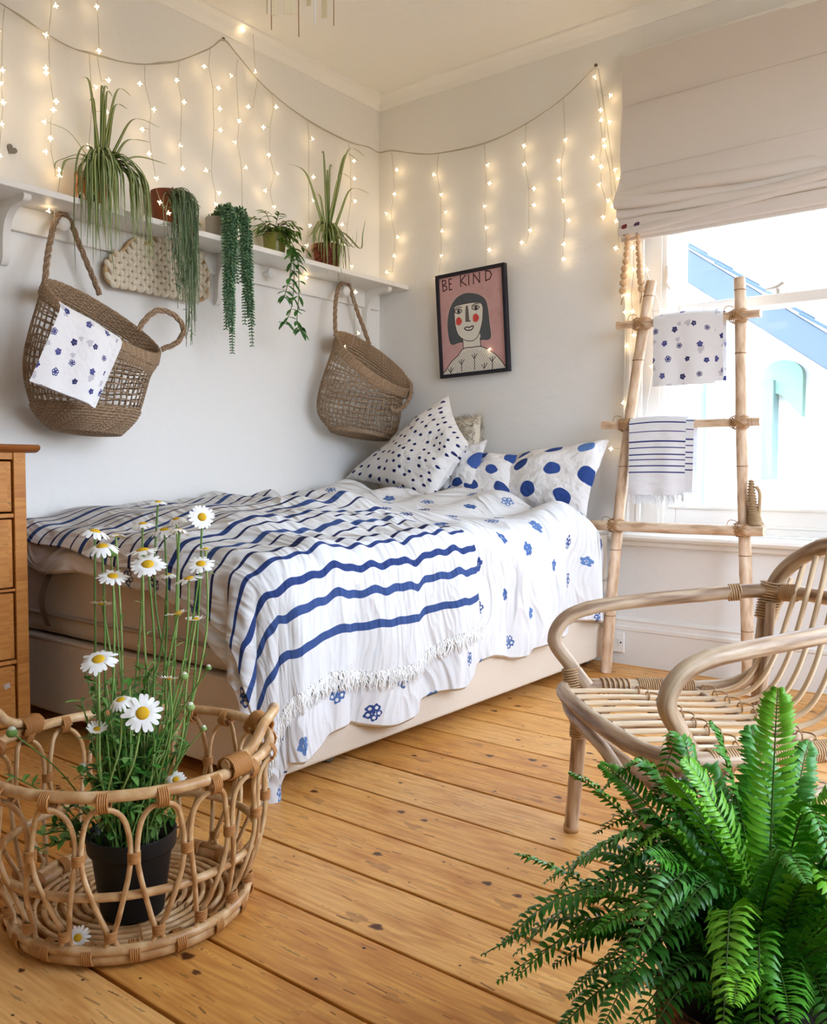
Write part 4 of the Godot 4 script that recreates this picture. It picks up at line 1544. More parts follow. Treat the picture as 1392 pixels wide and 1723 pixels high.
# ================================================================== shelf with pegs
func build_shelf() -> void:
	var g: Material = M.gloss
	var t := thing("peg_shelf", "long white painted wall shelf with curved brackets and round pegs above the bed", "shelf", Vector3(0.1, 1.75, 1.2))
	var b := MB.new()
	span(b, Vector3(0.0, 1.742, 0.004), Vector3(0.2, 1.764, 2.75), 0.003)
	part("board", b, g, t)
	b = MB.new()
	span(b, Vector3(0.0, 1.655, 0.02), Vector3(0.02, 1.742, 2.75), 0.003)
	part("peg_rail", b, g, t)
	for z in [0.125, 1.075, 1.995, 2.7]:
		b = MB.new()
		var o := PackedVector2Array()
		for q in curve2([Vector2(0.175, 0.0), Vector2(0.178, -0.012), Vector2(0.165, -0.024), Vector2(0.13, -0.026), Vector2(0.09, -0.034), Vector2(0.055, -0.06), Vector2(0.037, -0.10), Vector2(0.032, -0.15), Vector2(0.030, -0.185), Vector2(0.018, -0.208), Vector2(0.0, -0.212)], 4): o.append(q)
		o.append(Vector2(0, 0))
		o.reverse()
		b.slab(o, 0.026, Transform3D(Basis(), Vector3(0.0, 1.742, z - 0.013)))
		part("bracket", b, g, t)
	for z in [0.335, 0.82, 1.305, 1.807, 2.3]:
		b = MB.new()
		b.lathe([Vector2(0.012, 0.0), Vector2(0.012, 0.02), Vector2(0.013, 0.035), Vector2(0.021, 0.048), Vector2(0.024, 0.058), Vector2(0.021, 0.066), Vector2(0.010, 0.071), Vector2(0.0001, 0.072)], 20, Transform3D(Basis(Vector3.BACK, -PI / 2), Vector3(0.015, 1.70, z)))
		part("peg", b, g, t)

# ================================================================== seagrass baskets
func rope(b: MB, path: PackedVector3Array, r: float, twist := 60.0) -> void:
	for s in 3:
		var p := PackedVector3Array()
		var run := 0.0
		var up := Vector3.UP
		for i in path.size():
			var tan := (path[mini(i + 1, path.size() - 1)] - path[maxi(i - 1, 0)]).normalized()
			var n_ := (up - tan * up.dot(tan))
			if n_.length() < 0.05: n_ = tan.cross(Vector3(0.6, 0.2, 0.7))
			n_ = n_.normalized()
			up = n_
			if i: run += path[i].distance_to(path[i - 1])
			var a := run * twist + TAU * s / 3.0
			p.append(path[i] + (n_ * cos(a) + tan.cross(n_) * sin(a)) * r * 0.55)
		b.tube(p, r * 0.62, 6)

func dense(path: PackedVector3Array, step: float) -> PackedVector3Array:
	var out := PackedVector3Array()
	for i in path.size() - 1:
		var m := maxi(1, int(path[i].distance_to(path[i + 1]) / step))
		for k in m: out.append(path[i].lerp(path[i + 1], float(k) / m))
	out.append(path[path.size() - 1])
	return out

# Rings from the rim (h 0) to the base (h 1): rows of [h, centre, half-width vector, outward vector].
func basket_point(rows: Array, h: float, a: float) -> Vector3:
	var k := 0
	while k < rows.size() - 2 and h > rows[k + 1][0]: k += 1
	var f: float = clampf((h - rows[k][0]) / (rows[k + 1][0] - rows[k][0]), 0, 1)
	var k0 := maxi(k - 1, 0)
	var k3 := mini(k + 2, rows.size() - 1)
	var q := []
	for j in 3: q.append((rows[k][j + 1] as Vector3).cubic_interpolate(rows[k + 1][j + 1], rows[k0][j + 1], rows[k3][j + 1], f))
	return q[0] + q[1] * cos(a) + q[2] * sin(a)

func seagrass_basket(label: String, rows: Array, net: Vector2, handle: PackedVector3Array, second: PackedVector3Array) -> Node3D:
	var t := thing("seagrass_basket", label, "basket", rows[0][1], "")
	var tall: float = 0.0
	for k in rows.size() - 1: tall += (rows[k][1] as Vector3).distance_to(rows[k + 1][1])
	# closely woven bands: stacked courses of grass cord
	for band in [[0.0, net.x, "rim_band"], [net.y, 1.0, "base_band"]]:
		var b := MB.new()
		var count := int((band[1] - band[0]) * tall * 1.15 / 0.0098) + 2
		for c in count:
			var h: float = lerpf(band[0], band[1], float(c) / (count - 1))
			var o := PackedVector3Array()
			for i in 72:
				var a := TAU * i / 72
				var q := basket_point(rows, h, a)
				var cen := basket_point(rows, h, a + PI)
				o.append(q + (q - cen).normalized() * 0.0022 * (1 if (i + c) % 2 == 0 else -1))
			b.tube(o, 0.0066, 6, false, true)
		part(band[2], b, M.seagrass, t)
	# open net between them
	var b := MB.new()
	for i in 46:
		var a := TAU * i / 46.0
		var p := PackedVector3Array()
		for k in 23: p.append(basket_point(rows, lerpf(net.x - 0.02, net.y + 0.02, k / 22.0), a + 0.006 * sin(k * 1.7 + i)))
		b.tube(p, 0.0027, 5)
	part("net_upright", b, M.seagrass, t)
	b = MB.new()
	var rings := int((net.y - net.x) * tall / 0.0165)
	for c in rings:
		var h := lerpf(net.x, net.y, (c + 0.5) / rings)
		var o := PackedVector3Array()
		for i in 92: o.append(basket_point(rows, h + 0.004 * sin(i * 0.9 + c), TAU * i / 92))
		b.tube(o, 0.0029, 5, false, true)
	part("net_course", b, M.seagrass, t)
	# base
	b = MB.new()
	for c in 12:
		var f := 1.0 - c / 12.0
		var o := PackedVector3Array()
		for i in 40:
			var q := basket_point(rows, 1.0, TAU * i / 40)
			var cen := (basket_point(rows, 1.0, 0) + basket_point(rows, 1.0, PI)) / 2
			o.append(cen.lerp(q, f) + Vector3(0, -0.008 * (1.0 - f * f), 0))
		b.tube(o, 0.0068, 6, false, true)
	part("base", b, M.seagrass, t)
	b = MB.new()
	rope(b, dense(smooth(handle, 8), 0.005), 0.0095)
	part("handle", b, M.seagrass, t)
	b = MB.new()
	rope(b, dense(smooth(second, 8), 0.005), 0.0095)
	part("handle", b, M.seagrass, t)
	return t

func build_hanging_baskets() -> void:
	# left basket
	var lft := onx(74, 478, 0.20)
	var rgt := onx(267, 588, 0.22)
	var c := (lft + rgt) / 2.0
	var out := onx(188, 566, 0.345) - c
	var A := (rgt - lft) / 2.0
	var mid_c := onx(150, 622, 0.19)
	var low_c := onx(146, 692, 0.165)
	var end_c := onx(146, 726, 0.155)
	var rows := [[0.0, c, A, out], [0.2, c.lerp(mid_c, 0.3), A * 1.0, (out * 0.75 + Vector3(0.05, 0, 0.005)) * 1.03], [0.52, mid_c, (onx(250, 640, 0.2) - onx(50, 606, 0.18)) / 2.0, Vector3(0.165, 0, 0.02)],
		[0.8, low_c, (onx(226, 700, 0.18) - onx(64, 684, 0.16)) / 2.0, Vector3(0.14, 0, 0.0)], [1.0, end_c, (onx(200, 728, 0.17) - onx(96, 716, 0.15)) / 2.0, Vector3(0.098, 0, 0.0)]]
	seagrass_basket("large open-net seagrass basket hung by one handle with a folded cloth over its rim", rows, Vector2(0.16, 0.78),
		P([onx(75, 488, 0.2), onx(79, 440, 0.17), onx(86, 400, 0.12), onx(93, 374, 0.085), onx(104, 360, 0.062), onx(118, 372, 0.062), onx(133, 410, 0.08), onx(152, 456, 0.09), onx(168, 496, 0.09)]),
		P([onx(232, 556, 0.33), onx(250, 532, 0.34), onx(270, 522, 0.345), onx(295, 532, 0.34), onx(309, 554, 0.33), onx(298, 576, 0.31), onx(272, 588, 0.28)]))
	# cloth over its rim
	var q := [onx(106, 506, 0.372), onx(201, 562, 0.385), onx(152, 682, 0.40), onx(48, 642, 0.37)]
	var t := thing("tea_towel", "folded white cloth with small navy flowers hanging over the left basket rim", "towel", q[0])
	for k in 3:
		var nu := 14
		var p := PackedVector3Array()
		var uv := PackedVector2Array()
		var off: Vector3 = Vector3(0.012, 0, 0.004) * (1.0 - k * 0.5) + (q[1] - q[0]) * 0.05 * k
		for j in nu + 1:
			for i in nu + 1:
				var u := float(i) / nu
				var v := float(j) / nu
				var z: Vector3 = (q[3] as Vector3).lerp(q[2], u).lerp((q[0] as Vector3).lerp(q[1], u), v) + off
				z.x += 0.012 * sin(PI * u) * (0.3 + 0.7 * (1.0 - v)) + 0.004 * sin(u * 9.0 + v * 3.0 + k)
				z.x -= 0.03 * smoothstep(0.86, 1.0, v) * smoothstep(0.86, 1.0, v)
				p.append(z)
				uv.append(Vector2(u * 0.24 + k * 0.11, v * 0.27 + 0.05))
		var b := MB.new()
		b.grid(nu, nu, p, uv)
		part("fold", b, M.flower_cloth, t)
	# right basket
	lft = onx(564, 566, 0.14)
	rgt = onx(690, 648, 0.22)
	c = (lft + rgt) / 2.0 + Vector3(0.01, 0, 0)
	A = (rgt - lft) / 2.0
	out = onx(637, 634, 0.30) - c
	mid_c = onx(610, 662, 0.165)
	low_c = onx(604, 708, 0.155)
	end_c = onx(606, 732, 0.15)
	rows = [[0.0, c, A, out], [0.2, c.lerp(mid_c, 0.35), A * 0.96, out * 0.75 + Vector3(0.04, 0, 0.01)], [0.55, mid_c, (onx(672, 676, 0.19) - onx(548, 648, 0.14)) / 2.0, Vector3(0.145, 0.0, 0.03)],
		[0.8, low_c, (onx(662, 722, 0.17) - onx(546, 690, 0.14)) / 2.0, Vector3(0.13, 0, 0.0)], [1.0, end_c, (onx(650, 742, 0.16) - onx(568, 724, 0.14)) / 2.0, Vector3(0.095, 0, 0.0)]]
	seagrass_basket("seagrass net basket hung from the peg nearest the room corner above the pillows", rows, Vector2(0.2, 0.97),
		P([onx(565, 566, 0.14), onx(564, 530, 0.125), onx(566, 500, 0.10), onx(571, 482, 0.07), onx(582, 474, 0.058), onx(590, 488, 0.064), onx(600, 520, 0.07), onx(612, 552, 0.075), onx(622, 580, 0.08)]),
		P([onx(688, 640, 0.26), onx(692, 662, 0.30), onx(680, 684, 0.31), onx(664, 692, 0.31), onx(655, 684, 0.31)]))

# ================================================================== plants on the shelf
func potted(called: String, label: String, at: Vector3, r0: float, r1: float, h: float, m: Material, rim := 0.0) -> Node3D:
	var t := thing(called, label, "plant", at)
	var b := MB.new()
	var prof := [Vector2(0.0001, 0.0), Vector2(r0 * 0.96, 0.0), Vector2(r0, 0.004)]
	if rim > 0.0: prof.append_array([Vector2(lerpf(r0, r1, 0.8), h * 0.78), Vector2(r1 + rim, h * 0.79), Vector2(r1 + rim, h - 0.002)])
	prof.append_array([Vector2(r1, h), Vector2(r1 - 0.006, h), Vector2(r1 - 0.008, h - 0.02), Vector2(0.0001, h - 0.02)])
	b.lathe(prof, 28, Transform3D(Basis(), at))
	part("pot", b, m, t)
	b = MB.new()
	b.lathe([Vector2(r1 - 0.007, h - 0.019), Vector2(r1 * 0.6, h - 0.012), Vector2(0.0001, h - 0.008)], 20, Transform3D(Basis(), at))
	part("soil", b, M.soil, t)
	return t

func spider_leaves(t: Node3D, o: Vector3, tips: Array, hang: Array, extra: int, spread: float, drop: float, front: float) -> void:
	var edge := [lin(66, 104, 36), lin(50, 86, 36), lin(80, 114, 48)]
	var mid := [lin(214, 214, 150), lin(196, 202, 140), lin(222, 220, 170)]
	var k := 0
	for q in tips:
		var tip := onx(q[0], q[1], q[2])
		var up: float = maxf(tip.y - o.y, 0.0)
		var peak := o.lerp(tip, 0.55)
		peak.y = maxf(o.y, tip.y) + (0.03 if tip.y < o.y + 0.1 else -0.02) + 0.02
		if tip.y < o.y + 0.03: peak.y = o.y + 0.09
		var st := o + Vector3(rand(-0.012, 0.012), -0.01, rand(-0.012, 0.012))
		var b := MB.new()
		b.blade(smooth(P([st, st.lerp(peak, 0.5) + Vector3(0, 0.018, 0), peak, tip]), 6), Vector3(0.6, 0.1, -0.8).cross((tip - o).normalized() + Vector3(0, 0.4, 0)).normalized() if absf((tip - o).normalized().y) < 0.5 else Vector3(0.78, 0, -0.62), 0.0155, 0.35, 1.0, edge[k % 3], mid[k % 3])
		part("leaf", b, M.leaf, t)
		k += 1
	for e in extra:
		hang.append([-1, -1, 0.0])
	for q in hang:
		var tip: Vector3
		if q[0] < 0:
			tip = o + Vector3(0, -rand(0.12, drop), rand(-spread, spread))
			tip.x = front + rand(0.0, 0.07)
		else: tip = onx(q[0], q[1], q[2])
		var dir := Vector3(tip.x - o.x, 0, tip.z - o.z)
		var high := rand(0.03, 0.09)
		var m1 := o + dir * 0.38 + Vector3(0, high, 0)
		var m2 := o + dir * 0.86 + Vector3(0, high * 0.2 - 0.01, 0)
		m2.x = maxf(m2.x, minf(front, tip.x) - 0.004)
		var m3 := Vector3(lerpf(m2.x, tip.x, 0.6), lerpf(m2.y, tip.y, 0.5), lerpf(m2.z, tip.z, 0.75) + rand(-0.01, 0.01))
		var st := o + Vector3(rand(-0.014, 0.014), -0.012, rand(-0.014, 0.014))
		var b := MB.new()
		var side := dir.cross(Vector3.UP).normalized().rotated(Vector3.UP, rand(-0.7, 0.7))
		b.blade(smooth(P([st, m1, m2, m3, tip]), 5), side, rand(0.011, 0.0165), 0.35, 1.0, edge[k % 3], mid[k % 3])
		part("leaf", b, M.leaf, t)
		k += 1

func lance(b: MB, at: Vector3, dir: Vector3, len: float, width: float, col: Color, droop := 0.3, fold := 0.25) -> void:
	var d := dir.normalized()
	var p := PackedVector3Array()
	for k in 5:
		var s := k / 4.0
		p.append(at + d * len * s + Vector3(0, -droop * len * s * s, 0))
	var side := d.cross(Vector3.UP)
	if side.length() < 0.1: side = Vector3(0.8, 0, -0.6)
	b.blade(p, side.normalized(), width, fold, 0.0, col, col * 1.15, 2)

func build_shelf_plants() -> void:
	var sy := 1.764
	# painted pot with the big spider plant
	var im := Image.create(256, 128, false, Image.FORMAT_RGB8)
	im.fill(c8(196, 120, 62))
	for k in 7:
		dot(im, k * 36.5 + 18, 64, 15, c8(240, 224, 190), 0.0, 1.2)
		dot(im, k * 36.5 + 18, 64, 8, c8(40, 38, 46), 0.0, 1.3)
		dot(im, k * 36.5, 34, 9, c8(150, 52, 34))
		dot(im, k * 36.5 + 18, 104, 12, c8(164, 60, 36), 5.0)
	for j in [8, 9, 10, 118, 119, 120]:
		for i in 256: im.set_pixel(i, j, c8(120, 50, 32))
	var painted := mat(Color.WHITE, 0.3)
	painted.albedo_texture = ImageTexture.create_from_image(im)
	painted.uv1_scale = Vector3(1, 6.6, 1)
	var at := onx(154, 352, 0.105)
	at.y = sy
	var t := potted("spider_plant", "large variegated spider plant in a painted orange pot at the shelf's left", at, 0.05, 0.058, 0.12, painted)
	spider_leaves(t, at + Vector3(0.015, 0.115, -0.03), [[136, 131, 0.13], [174, 151, 0.1], [222, 163, 0.1], [215, 184, 0.14], [271, 216, 0.13], [283, 277, 0.16], [62, 201, 0.13], [190, 164, 0.08], [255, 240, 0.22], [150, 170, 0.08], [182, 150, 0.14]],
		[[93, 285, 0.2], [103, 300, 0.22], [128, 466, 0.27], [137, 437, 0.25], [157, 449, 0.26], [192, 466, 0.28], [202, 421, 0.26], [214, 402, 0.26], [249, 404, 0.25], [246, 394, 0.24], [161, 435, 0.27], [146, 420, 0.25], [178, 412, 0.28], [170, 440, 0.24], [208, 440, 0.25], [186, 398, 0.29], [228, 372, 0.25], [236, 352, 0.24], [128, 330, 0.17], [134, 352, 0.19], [140, 372, 0.21], [146, 345, 0.17], [150, 385, 0.22], [156, 360, 0.2], [162, 395, 0.22], [168, 372, 0.2], [152, 405, 0.23], [143, 398, 0.22], [174, 385, 0.21], [137, 318, 0.16], [160, 335, 0.17], [182, 360, 0.2], [130, 360, 0.2]], 52, 0.135, 0.34, 0.215)
	# the smaller spider plant
	at = onx(550, 446, 0.095)
	at.y = sy
	t = potted("spider_plant", "small spider plant in a plain brown clay pot near the room corner", at, 0.052, 0.066, 0.118, M.terracotta, 0.006)
	spider_leaves(t, at + Vector3(0.0, 0.125, 0.0), [[482, 275, 0.12], [541, 258, 0.1], [615, 264, 0.1], [624, 327, 0.14], [552, 290, 0.1], [560, 282, 0.11], [530, 326, 0.12], [604, 272, 0.09], [590, 300, 0.12]],
		[[615, 369, 0.16], [525, 429, 0.19], [542, 438, 0.2], [565, 438, 0.21], [581, 451, 0.22], [591, 427, 0.19], [594, 395, 0.17], [576, 447, 0.21], [528, 410, 0.17], [536, 425, 0.18], [550, 432, 0.19], [558, 420, 0.18], [571, 428, 0.19], [600, 385, 0.15], [520, 400, 0.16]], 18, 0.09, 0.19, 0.15)
	# mistletoe cactus in the rust pot
	at = onx(284, 380, 0.1)
	at.y = sy
	var rust := bumpy(mat(c8(122, 66, 44), 0.65), M.plaster, 0.6, Vector3.ONE * 9.0)
	t = potted("mistletoe_cactus", "grey-green mistletoe cactus trailing thin stems from a rust brown pot", at, 0.058, 0.068, 0.142, rust)
	for k in 120:
		var b := MB.new()
		var st := at + Vector3(rand(-0.03, 0.045), 0.135, rand(-0.055, 0.025))
		var px := rand(303, 335)
		var py := rand(430, 590)
		if k % 9 == 0:
			px = rand(284, 305)
			py = rand(400, 500)
		if k % 3 == 1: px = rand(296, 338); py = rand(395, 520)
		if py > 520: px = rand(312, 330)
		var tip := onx(px, py, rand(0.215, 0.27))
		var edge_ := Vector3(rand(0.205, 0.235), sy + rand(0.02, 0.1), lerpf(st.z, tip.z, 0.8) + rand(-0.015, 0.015))
		var m1 := st.lerp(edge_, 0.5) + Vector3(0, rand(0.01, 0.035), 0)
		var lower := edge_.lerp(tip, 0.5) + Vector3(rand(-0.008, 0.012), 0, rand(-0.012, 0.012))
		var g: Color = [lin(112, 134, 96), lin(132, 150, 112), lin(92, 116, 84), lin(150, 162, 128)][k % 4]
		b.col = g
		var sm := smooth(P([st, m1, edge_, lower, tip]), 4)
		b.tube(sm, PackedFloat32Array(range(sm.size()).map(func(i): return 0.0024 - 0.0013 * i / (sm.size() - 1))), 5)
		for s in 6:
			var i := 6 + rng.randi() % (sm.size() - 7)
			b.tube(P([sm[i], sm[i] + Vector3(rand(-0.012, 0.014), rand(-0.02, 0.004), rand(-0.016, 0.016))]), PackedFloat32Array([0.0018, 0.0008]), 4)
		part("stem", b, M.leaf, t)
	# donkey tail
	at = onx(368, 398, 0.09)
	at.y = sy
	t = potted("donkey_tail_plant", "blue-green donkey tail succulent with beaded trailing stems in a grey pot", at, 0.05, 0.054, 0.1, mat(c8(178, 174, 164), 0.8))
	for k in 20:
		var b := MB.new()
		var grp := k % 2
		var px := rand(376, 400) if grp == 0 else rand(407, 431)
		var py := rand(470, 570)
		if k == 0: px = 391; py = 594
		if k == 1: px = 425; py = 582
		if k == 2: px = 384; py = 545
		if k == 3: px = 412; py = 545
		var tip := onx(px, py, rand(0.215, 0.25))
		var st := at + Vector3(rand(-0.02, 0.03), 0.1, rand(-0.04, 0.04))
		var edge_ := Vector3(rand(0.2, 0.235), sy + rand(0.03, 0.1), lerpf(st.z, tip.z, 0.75))
		var sm := dense(smooth(P([st, st.lerp(edge_, 0.5) + Vector3(0, 0.028, 0), edge_, edge_.lerp(tip, 0.45) + Vector3(0.004, 0, rand(-0.006, 0.006)), tip]), 6), 0.0105)
		b.col = lin(86, 116, 84)
		b.tube(sm, 0.0016, 4)
		for i in sm.size():
			var tan := (sm[mini(i + 1, sm.size() - 1)] - sm[maxi(i - 1, 0)]).normalized()
			for s in 3:
				var a := i * 2.1 + s * TAU / 3 + rand(-0.3, 0.3)
				var n_ := tan.cross(Vector3(0.7, 0.1, 0.7)).normalized()
				var dr := (n_ * cos(a) + tan.cross(n_) * sin(a))
				var ax := (dr + tan * 0.3).normalized()
				var fade := 0.72 + 0.28 * smoothstep(0.0, 0.2, 1.0 - float(i) / sm.size())
				b.col = [lin(92, 138, 102), lin(120, 160, 122), lin(72, 114, 84), lin(140, 172, 128)][(i + s * 3 + k) % 4]
				var bs := Basis(ax.cross(Vector3.UP).normalized(), ax, ax.cross(ax.cross(Vector3.UP).normalized()))
				b.ball(sm[i] + dr * 0.0085 * fade, Vector3(0.0038, 0.0088, 0.0038) * fade, 6, 4, bs)
		part("beaded_stem", b, M.leaf, t)
	# wax plant
	at = onx(462, 424, 0.095)
	at.y = sy
	t = potted("wax_plant", "light green wax plant trailing two leafy stems from an olive glazed pot", at, 0.045, 0.052, 0.1, mat(c8(136, 132, 62), 0.3))
	var greens := [lin(104, 140, 56), lin(82, 122, 48), lin(126, 156, 74), lin(70, 108, 44)]
	for k in 34:
		var b := MB.new()
		var a := rand(0, TAU)
		var r := rand(0.02, 0.085)
		var st := at + Vector3(rand(-0.02, 0.02), 0.09, rand(-0.02, 0.02))
		var tip := at + Vector3(cos(a) * r * 0.8 + 0.035, 0.10 + rand(-0.02, 0.06), sin(a) * r * 1.2 + 0.005)
		if k < 5: tip = onx([420, 432, 446, 470, 490][k], [366, 380, 356, 360, 372][k], 0.13)
		if k >= 28: tip = onx(rand(490, 522), rand(420, 448), 0.2)
		var sm := smooth(P([st, st.lerp(tip, 0.5) + Vector3(0, 0.025, 0), tip]), 5)
		b.col = lin(120, 120, 70)
		b.tube(sm, 0.0017, 5)
		b.col = Color(1, 1, 1)
		for i in range(2, sm.size()):
			for s in [-1.0, 1.0]:
				var tan := (sm[mini(i + 1, sm.size() - 1)] - sm[maxi(i - 1, 0)]).normalized()
				if (i + k) % 2 == 0 or i == sm.size() - 1: lance(b, sm[i], tan * 0.5 + tan.cross(Vector3.UP).normalized() * s + Vector3(rand(0.0, 0.3), rand(-0.3, 0.4), rand(-0.3, 0.3)), rand(0.026, 0.046), rand(0.011, 0.016), greens[rng.randi() % 4], rand(0.1, 0.6))
		part("leafy_stem", b, M.leaf, t)
	for tr in [[[478, 395, 0.15], [492, 424, 0.215], [495, 470, 0.235], [490, 520, 0.235], [478, 545, 0.24]], [[484, 398, 0.15], [500, 430, 0.215], [503, 490, 0.235], [500, 540, 0.24], [506, 556, 0.24]], [[480, 392, 0.14], [488, 420, 0.212], [490, 450, 0.232], [484, 480, 0.23], [478, 500, 0.23]]]:
		var b := MB.new()
		var pts := PackedVector3Array()
		for q in tr: pts.append(onx(q[0], q[1], q[2]))
		var sm := smooth(pts, 7)
		b.col = lin(110, 128, 70)
		b.tube(sm, 0.0019, 6)
		b.col = Color(1, 1, 1)
		for i in range(6, sm.size()):
			if i % 3 != 0 and i < sm.size() - 3: continue
			for s in [-1.0, 1.0]:
				lance(b, sm[i], Vector3(0.25 + rand(-0.3, 0.3), rand(-0.9, 0.1), -s * rand(0.5, 1.0)), rand(0.036, 0.052), rand(0.017, 0.022), [lin(60, 120, 52), lin(78, 136, 58), lin(52, 104, 46)][rng.randi() % 3], 0.25)
		part("trailing_stem", b, M.leaf, t)

# ================================================================== framed print
func build_picture() -> void:
	var W := 384
	var H := 496
	var im := Image.create(W, H, false, Image.FORMAT_RGB8)
	im.fill(c8(205, 160, 156))
	var q4 := [Vector2(245, 330), Vector2(1045, 190), Vector2(1080, 1500), Vector2(285, 1555)]
	var to := func(x: float, y: float) -> Vector2:
		var u := 0.5
		var v := 0.5
		for k in 12:
			var top: Vector2 = q4[0].lerp(q4[1], u)
			var low: Vector2 = q4[3].lerp(q4[2], u)
			var p := top.lerp(low, v)
			var du: Vector2 = (q4[1] - q4[0]).lerp(q4[2] - q4[3], v)
			var dv := low - top
			var r := Vector2(x, y) - p
			var det := du.x * dv.y - du.y * dv.x
			u += (r.x * dv.y - r.y * dv.x) / det
			v += (du.x * r.y - du.y * r.x) / det
		return Vector2(u * W, v * H)
	var many := func(a: Array) -> Array:
		var out := []
		for k in range(0, a.size(), 2): out.append(to.call(a[k], a[k + 1]))
		return out
	var ink := c8(44, 34, 38)
	var hair := c8(84, 88, 92)
	var pale := c8(226, 220, 206)
	for k in 160: dot(im, rand(0, W), rand(0, H), rand(8, 26), Color(0.72, 0.55, 0.52, 0.10))
	var shape := func(a: Array, col: Color, line := 0.0, closed := true) -> void:
		var c: Array = curve2(many.call(a), 6, closed)
		var pv := PackedVector2Array(c)
		if col.a > 0: area(im, pv, col)
		if line > 0:
			if closed: c.append(c[0])
			path_stroke(im, c, line, ink)
	# hair, then face, neck and shoulders
	shape.call([390, 1165, 350, 1000, 350, 850, 385, 690, 460, 575, 560, 520, 650, 510, 760, 535, 840, 600, 870, 720, 885, 900, 898, 1105, 780, 1125, 640, 1130, 500, 1150], c8(206, 190, 176), 0.0)
	shape.call([392, 1160, 356, 1000, 356, 850, 392, 694, 466, 582, 562, 526, 650, 518, 756, 542, 832, 606, 862, 720, 878, 900, 890, 1100, 780, 1120, 640, 1125, 500, 1145], hair, 0.8)
	area(im, PackedVector2Array(many.call([548, 1060, 765, 1040, 768, 1200, 810, 1235, 540, 1250])), pale)
	path_stroke(im, many.call([545, 1120, 548, 1215]), 2.0, ink)
	path_stroke(im, many.call([764, 1095, 770, 1200]), 2.2, ink)
	shape.call([300, 1560, 330, 1480, 400, 1380, 480, 1310, 550, 1225, 660, 1212, 770, 1205, 880, 1262, 970, 1340, 1060, 1470, 1075, 1510, 700, 1540], pale, 2.0)
	shape.call([440, 720, 445, 690, 500, 665, 640, 640, 760, 640, 800, 690, 800, 800, 790, 900, 750, 1040, 700, 1110, 640, 1130, 560, 1110, 490, 1050, 455, 950, 442, 830], pale, 1.6)
	area(im, PackedVector2Array(curve2(many.call([425, 740, 450, 650, 520, 580, 640, 545, 760, 570, 830, 650, 800, 660, 740, 628, 640, 636, 520, 655, 450, 690]), 5, true)), hair)
	path_stroke(im, many.call([535, 565, 555, 625]), 0.8, ink)
	# features
	for e in [[490, 740], [710, 700]]:
		shape.call([e[0] - 45, e[1] + 8, e[0], e[1] - 26, e[0] + 48, e[1] - 2, e[0] + 5, e[1] + 34], pale, 2.0)
		var p: Vector2 = to.call(e[0] + 6, e[1] + 4)
		dot(im, p.x, p.y, 9, ink)
		dot(im, p.x + 3, p.y - 3, 2, pale)
		path_stroke(im, curve2(many.call([e[0] - 50, e[1] - 18, e[0], e[1] - 48, e[0] + 46, e[1] - 44]), 4), 1.8, ink)
	shape.call([592, 700, 612, 695, 626, 860, 642, 872, 590, 876, 586, 860], c8(112, 106, 100), 1.6)
	for e in [[497, 872], [712, 835]]:
		var p: Vector2 = to.call(e[0], e[1])
		dot(im, p.x, p.y, 18.5, c8(214, 78, 72), 0.0, 1.12, 0.04, 1.0)
	shape.call([568, 965, 600, 948, 630, 956, 660, 938, 682, 945, 655, 985, 600, 990], pale, 2.6)
	# pattern of the jumper: dashes and bare twigs
	for j in 15:
		for i in 26:
			var zx := 300.0 + i * 30 + (j % 2) * 15
			var zy := 1245.0 + j * 21 + (690 - zx) * 0.03
			var inside: bool = zy > 1230 + pow(absf(zx - 665) / 400.0, 1.6) * 290.0 and zy < 1525
			if inside: path_stroke(im, many.call([zx, zy, zx + 3, zy + 10]), 1.0, c8(70, 62, 60))
	for q in [[525, 1360, 1510], [690, 1290, 1500], [810, 1420, 1495], [910, 1340, 1500], [385, 1460, 1545]]:
		path_stroke(im, many.call([q[0], q[1], q[0] - 2, q[2]]), 2.0, ink)
		path_stroke(im, many.call([q[0], q[1] + 60, q[0] + 35, q[1] + 5]), 1.6, ink)
		path_stroke(im, many.call([q[0], q[1] + 75, q[0] - 34, q[1] + 20]), 1.6, ink)
	# BE KIND
	var L2 := func(a: Array) -> void: path_stroke(im, many.call(a), 2.9, c8(70, 32, 36))
	L2.call([292, 350, 300, 488])
	L2.call([292, 350, 335, 352, 340, 385, 300, 412, 345, 425, 348, 462, 300, 488])
	L2.call([378, 335, 382, 470])
	L2.call([378, 335, 412, 328])
	L2.call([380, 398, 408, 392])
	L2.call([382, 470, 414, 462])
	L2.call([528, 292, 530, 428])
	L2.call([592, 285, 532, 362, 600, 415])
	L2.call([632, 280, 632, 412])
	L2.call([690, 398, 692, 272, 768, 385, 766, 258])
	L2.call([842, 235, 842, 364])
	L2.call([842, 235, 895, 245, 914, 285, 895, 340, 842, 364])
	var t := thing("framed_print", "black framed print of a woman with bobbed hair and rosy cheeks reading BE KIND", "picture", Vector3(0.61, 1.53, 0.03))
	var pr := mat(Color.WHITE, 0.6)
	pr.albedo_texture = ImageTexture.create_from_image(im)
	var bs := Basis(Vector3.BACK, deg_to_rad(1.6)) * Basis(Vector3.RIGHT, deg_to_rad(3.0))
	var xf := Transform3D(bs, Vector3(0.612, 1.533, 0.036))
	var w := 0.396
	var h := 0.496
	var fm := mat(c8(30, 27, 38), 0.35)
	var b: MB
	for s in [-1.0, 1.0]:
		b = MB.new()
		b.box(Vector3(0.017, h, 0.026), xf * Transform3D(Basis(), Vector3(s * (w / 2 - 0.0085), 0, 0)), 0.002)
		part("frame_side", b, fm, t)
		b = MB.new()
		b.box(Vector3(w - 0.034, 0.017, 0.026), xf * Transform3D(Basis(), Vector3(0, s * (h / 2 - 0.0085), 0)), 0.002)
		part("frame_side", b, fm, t)
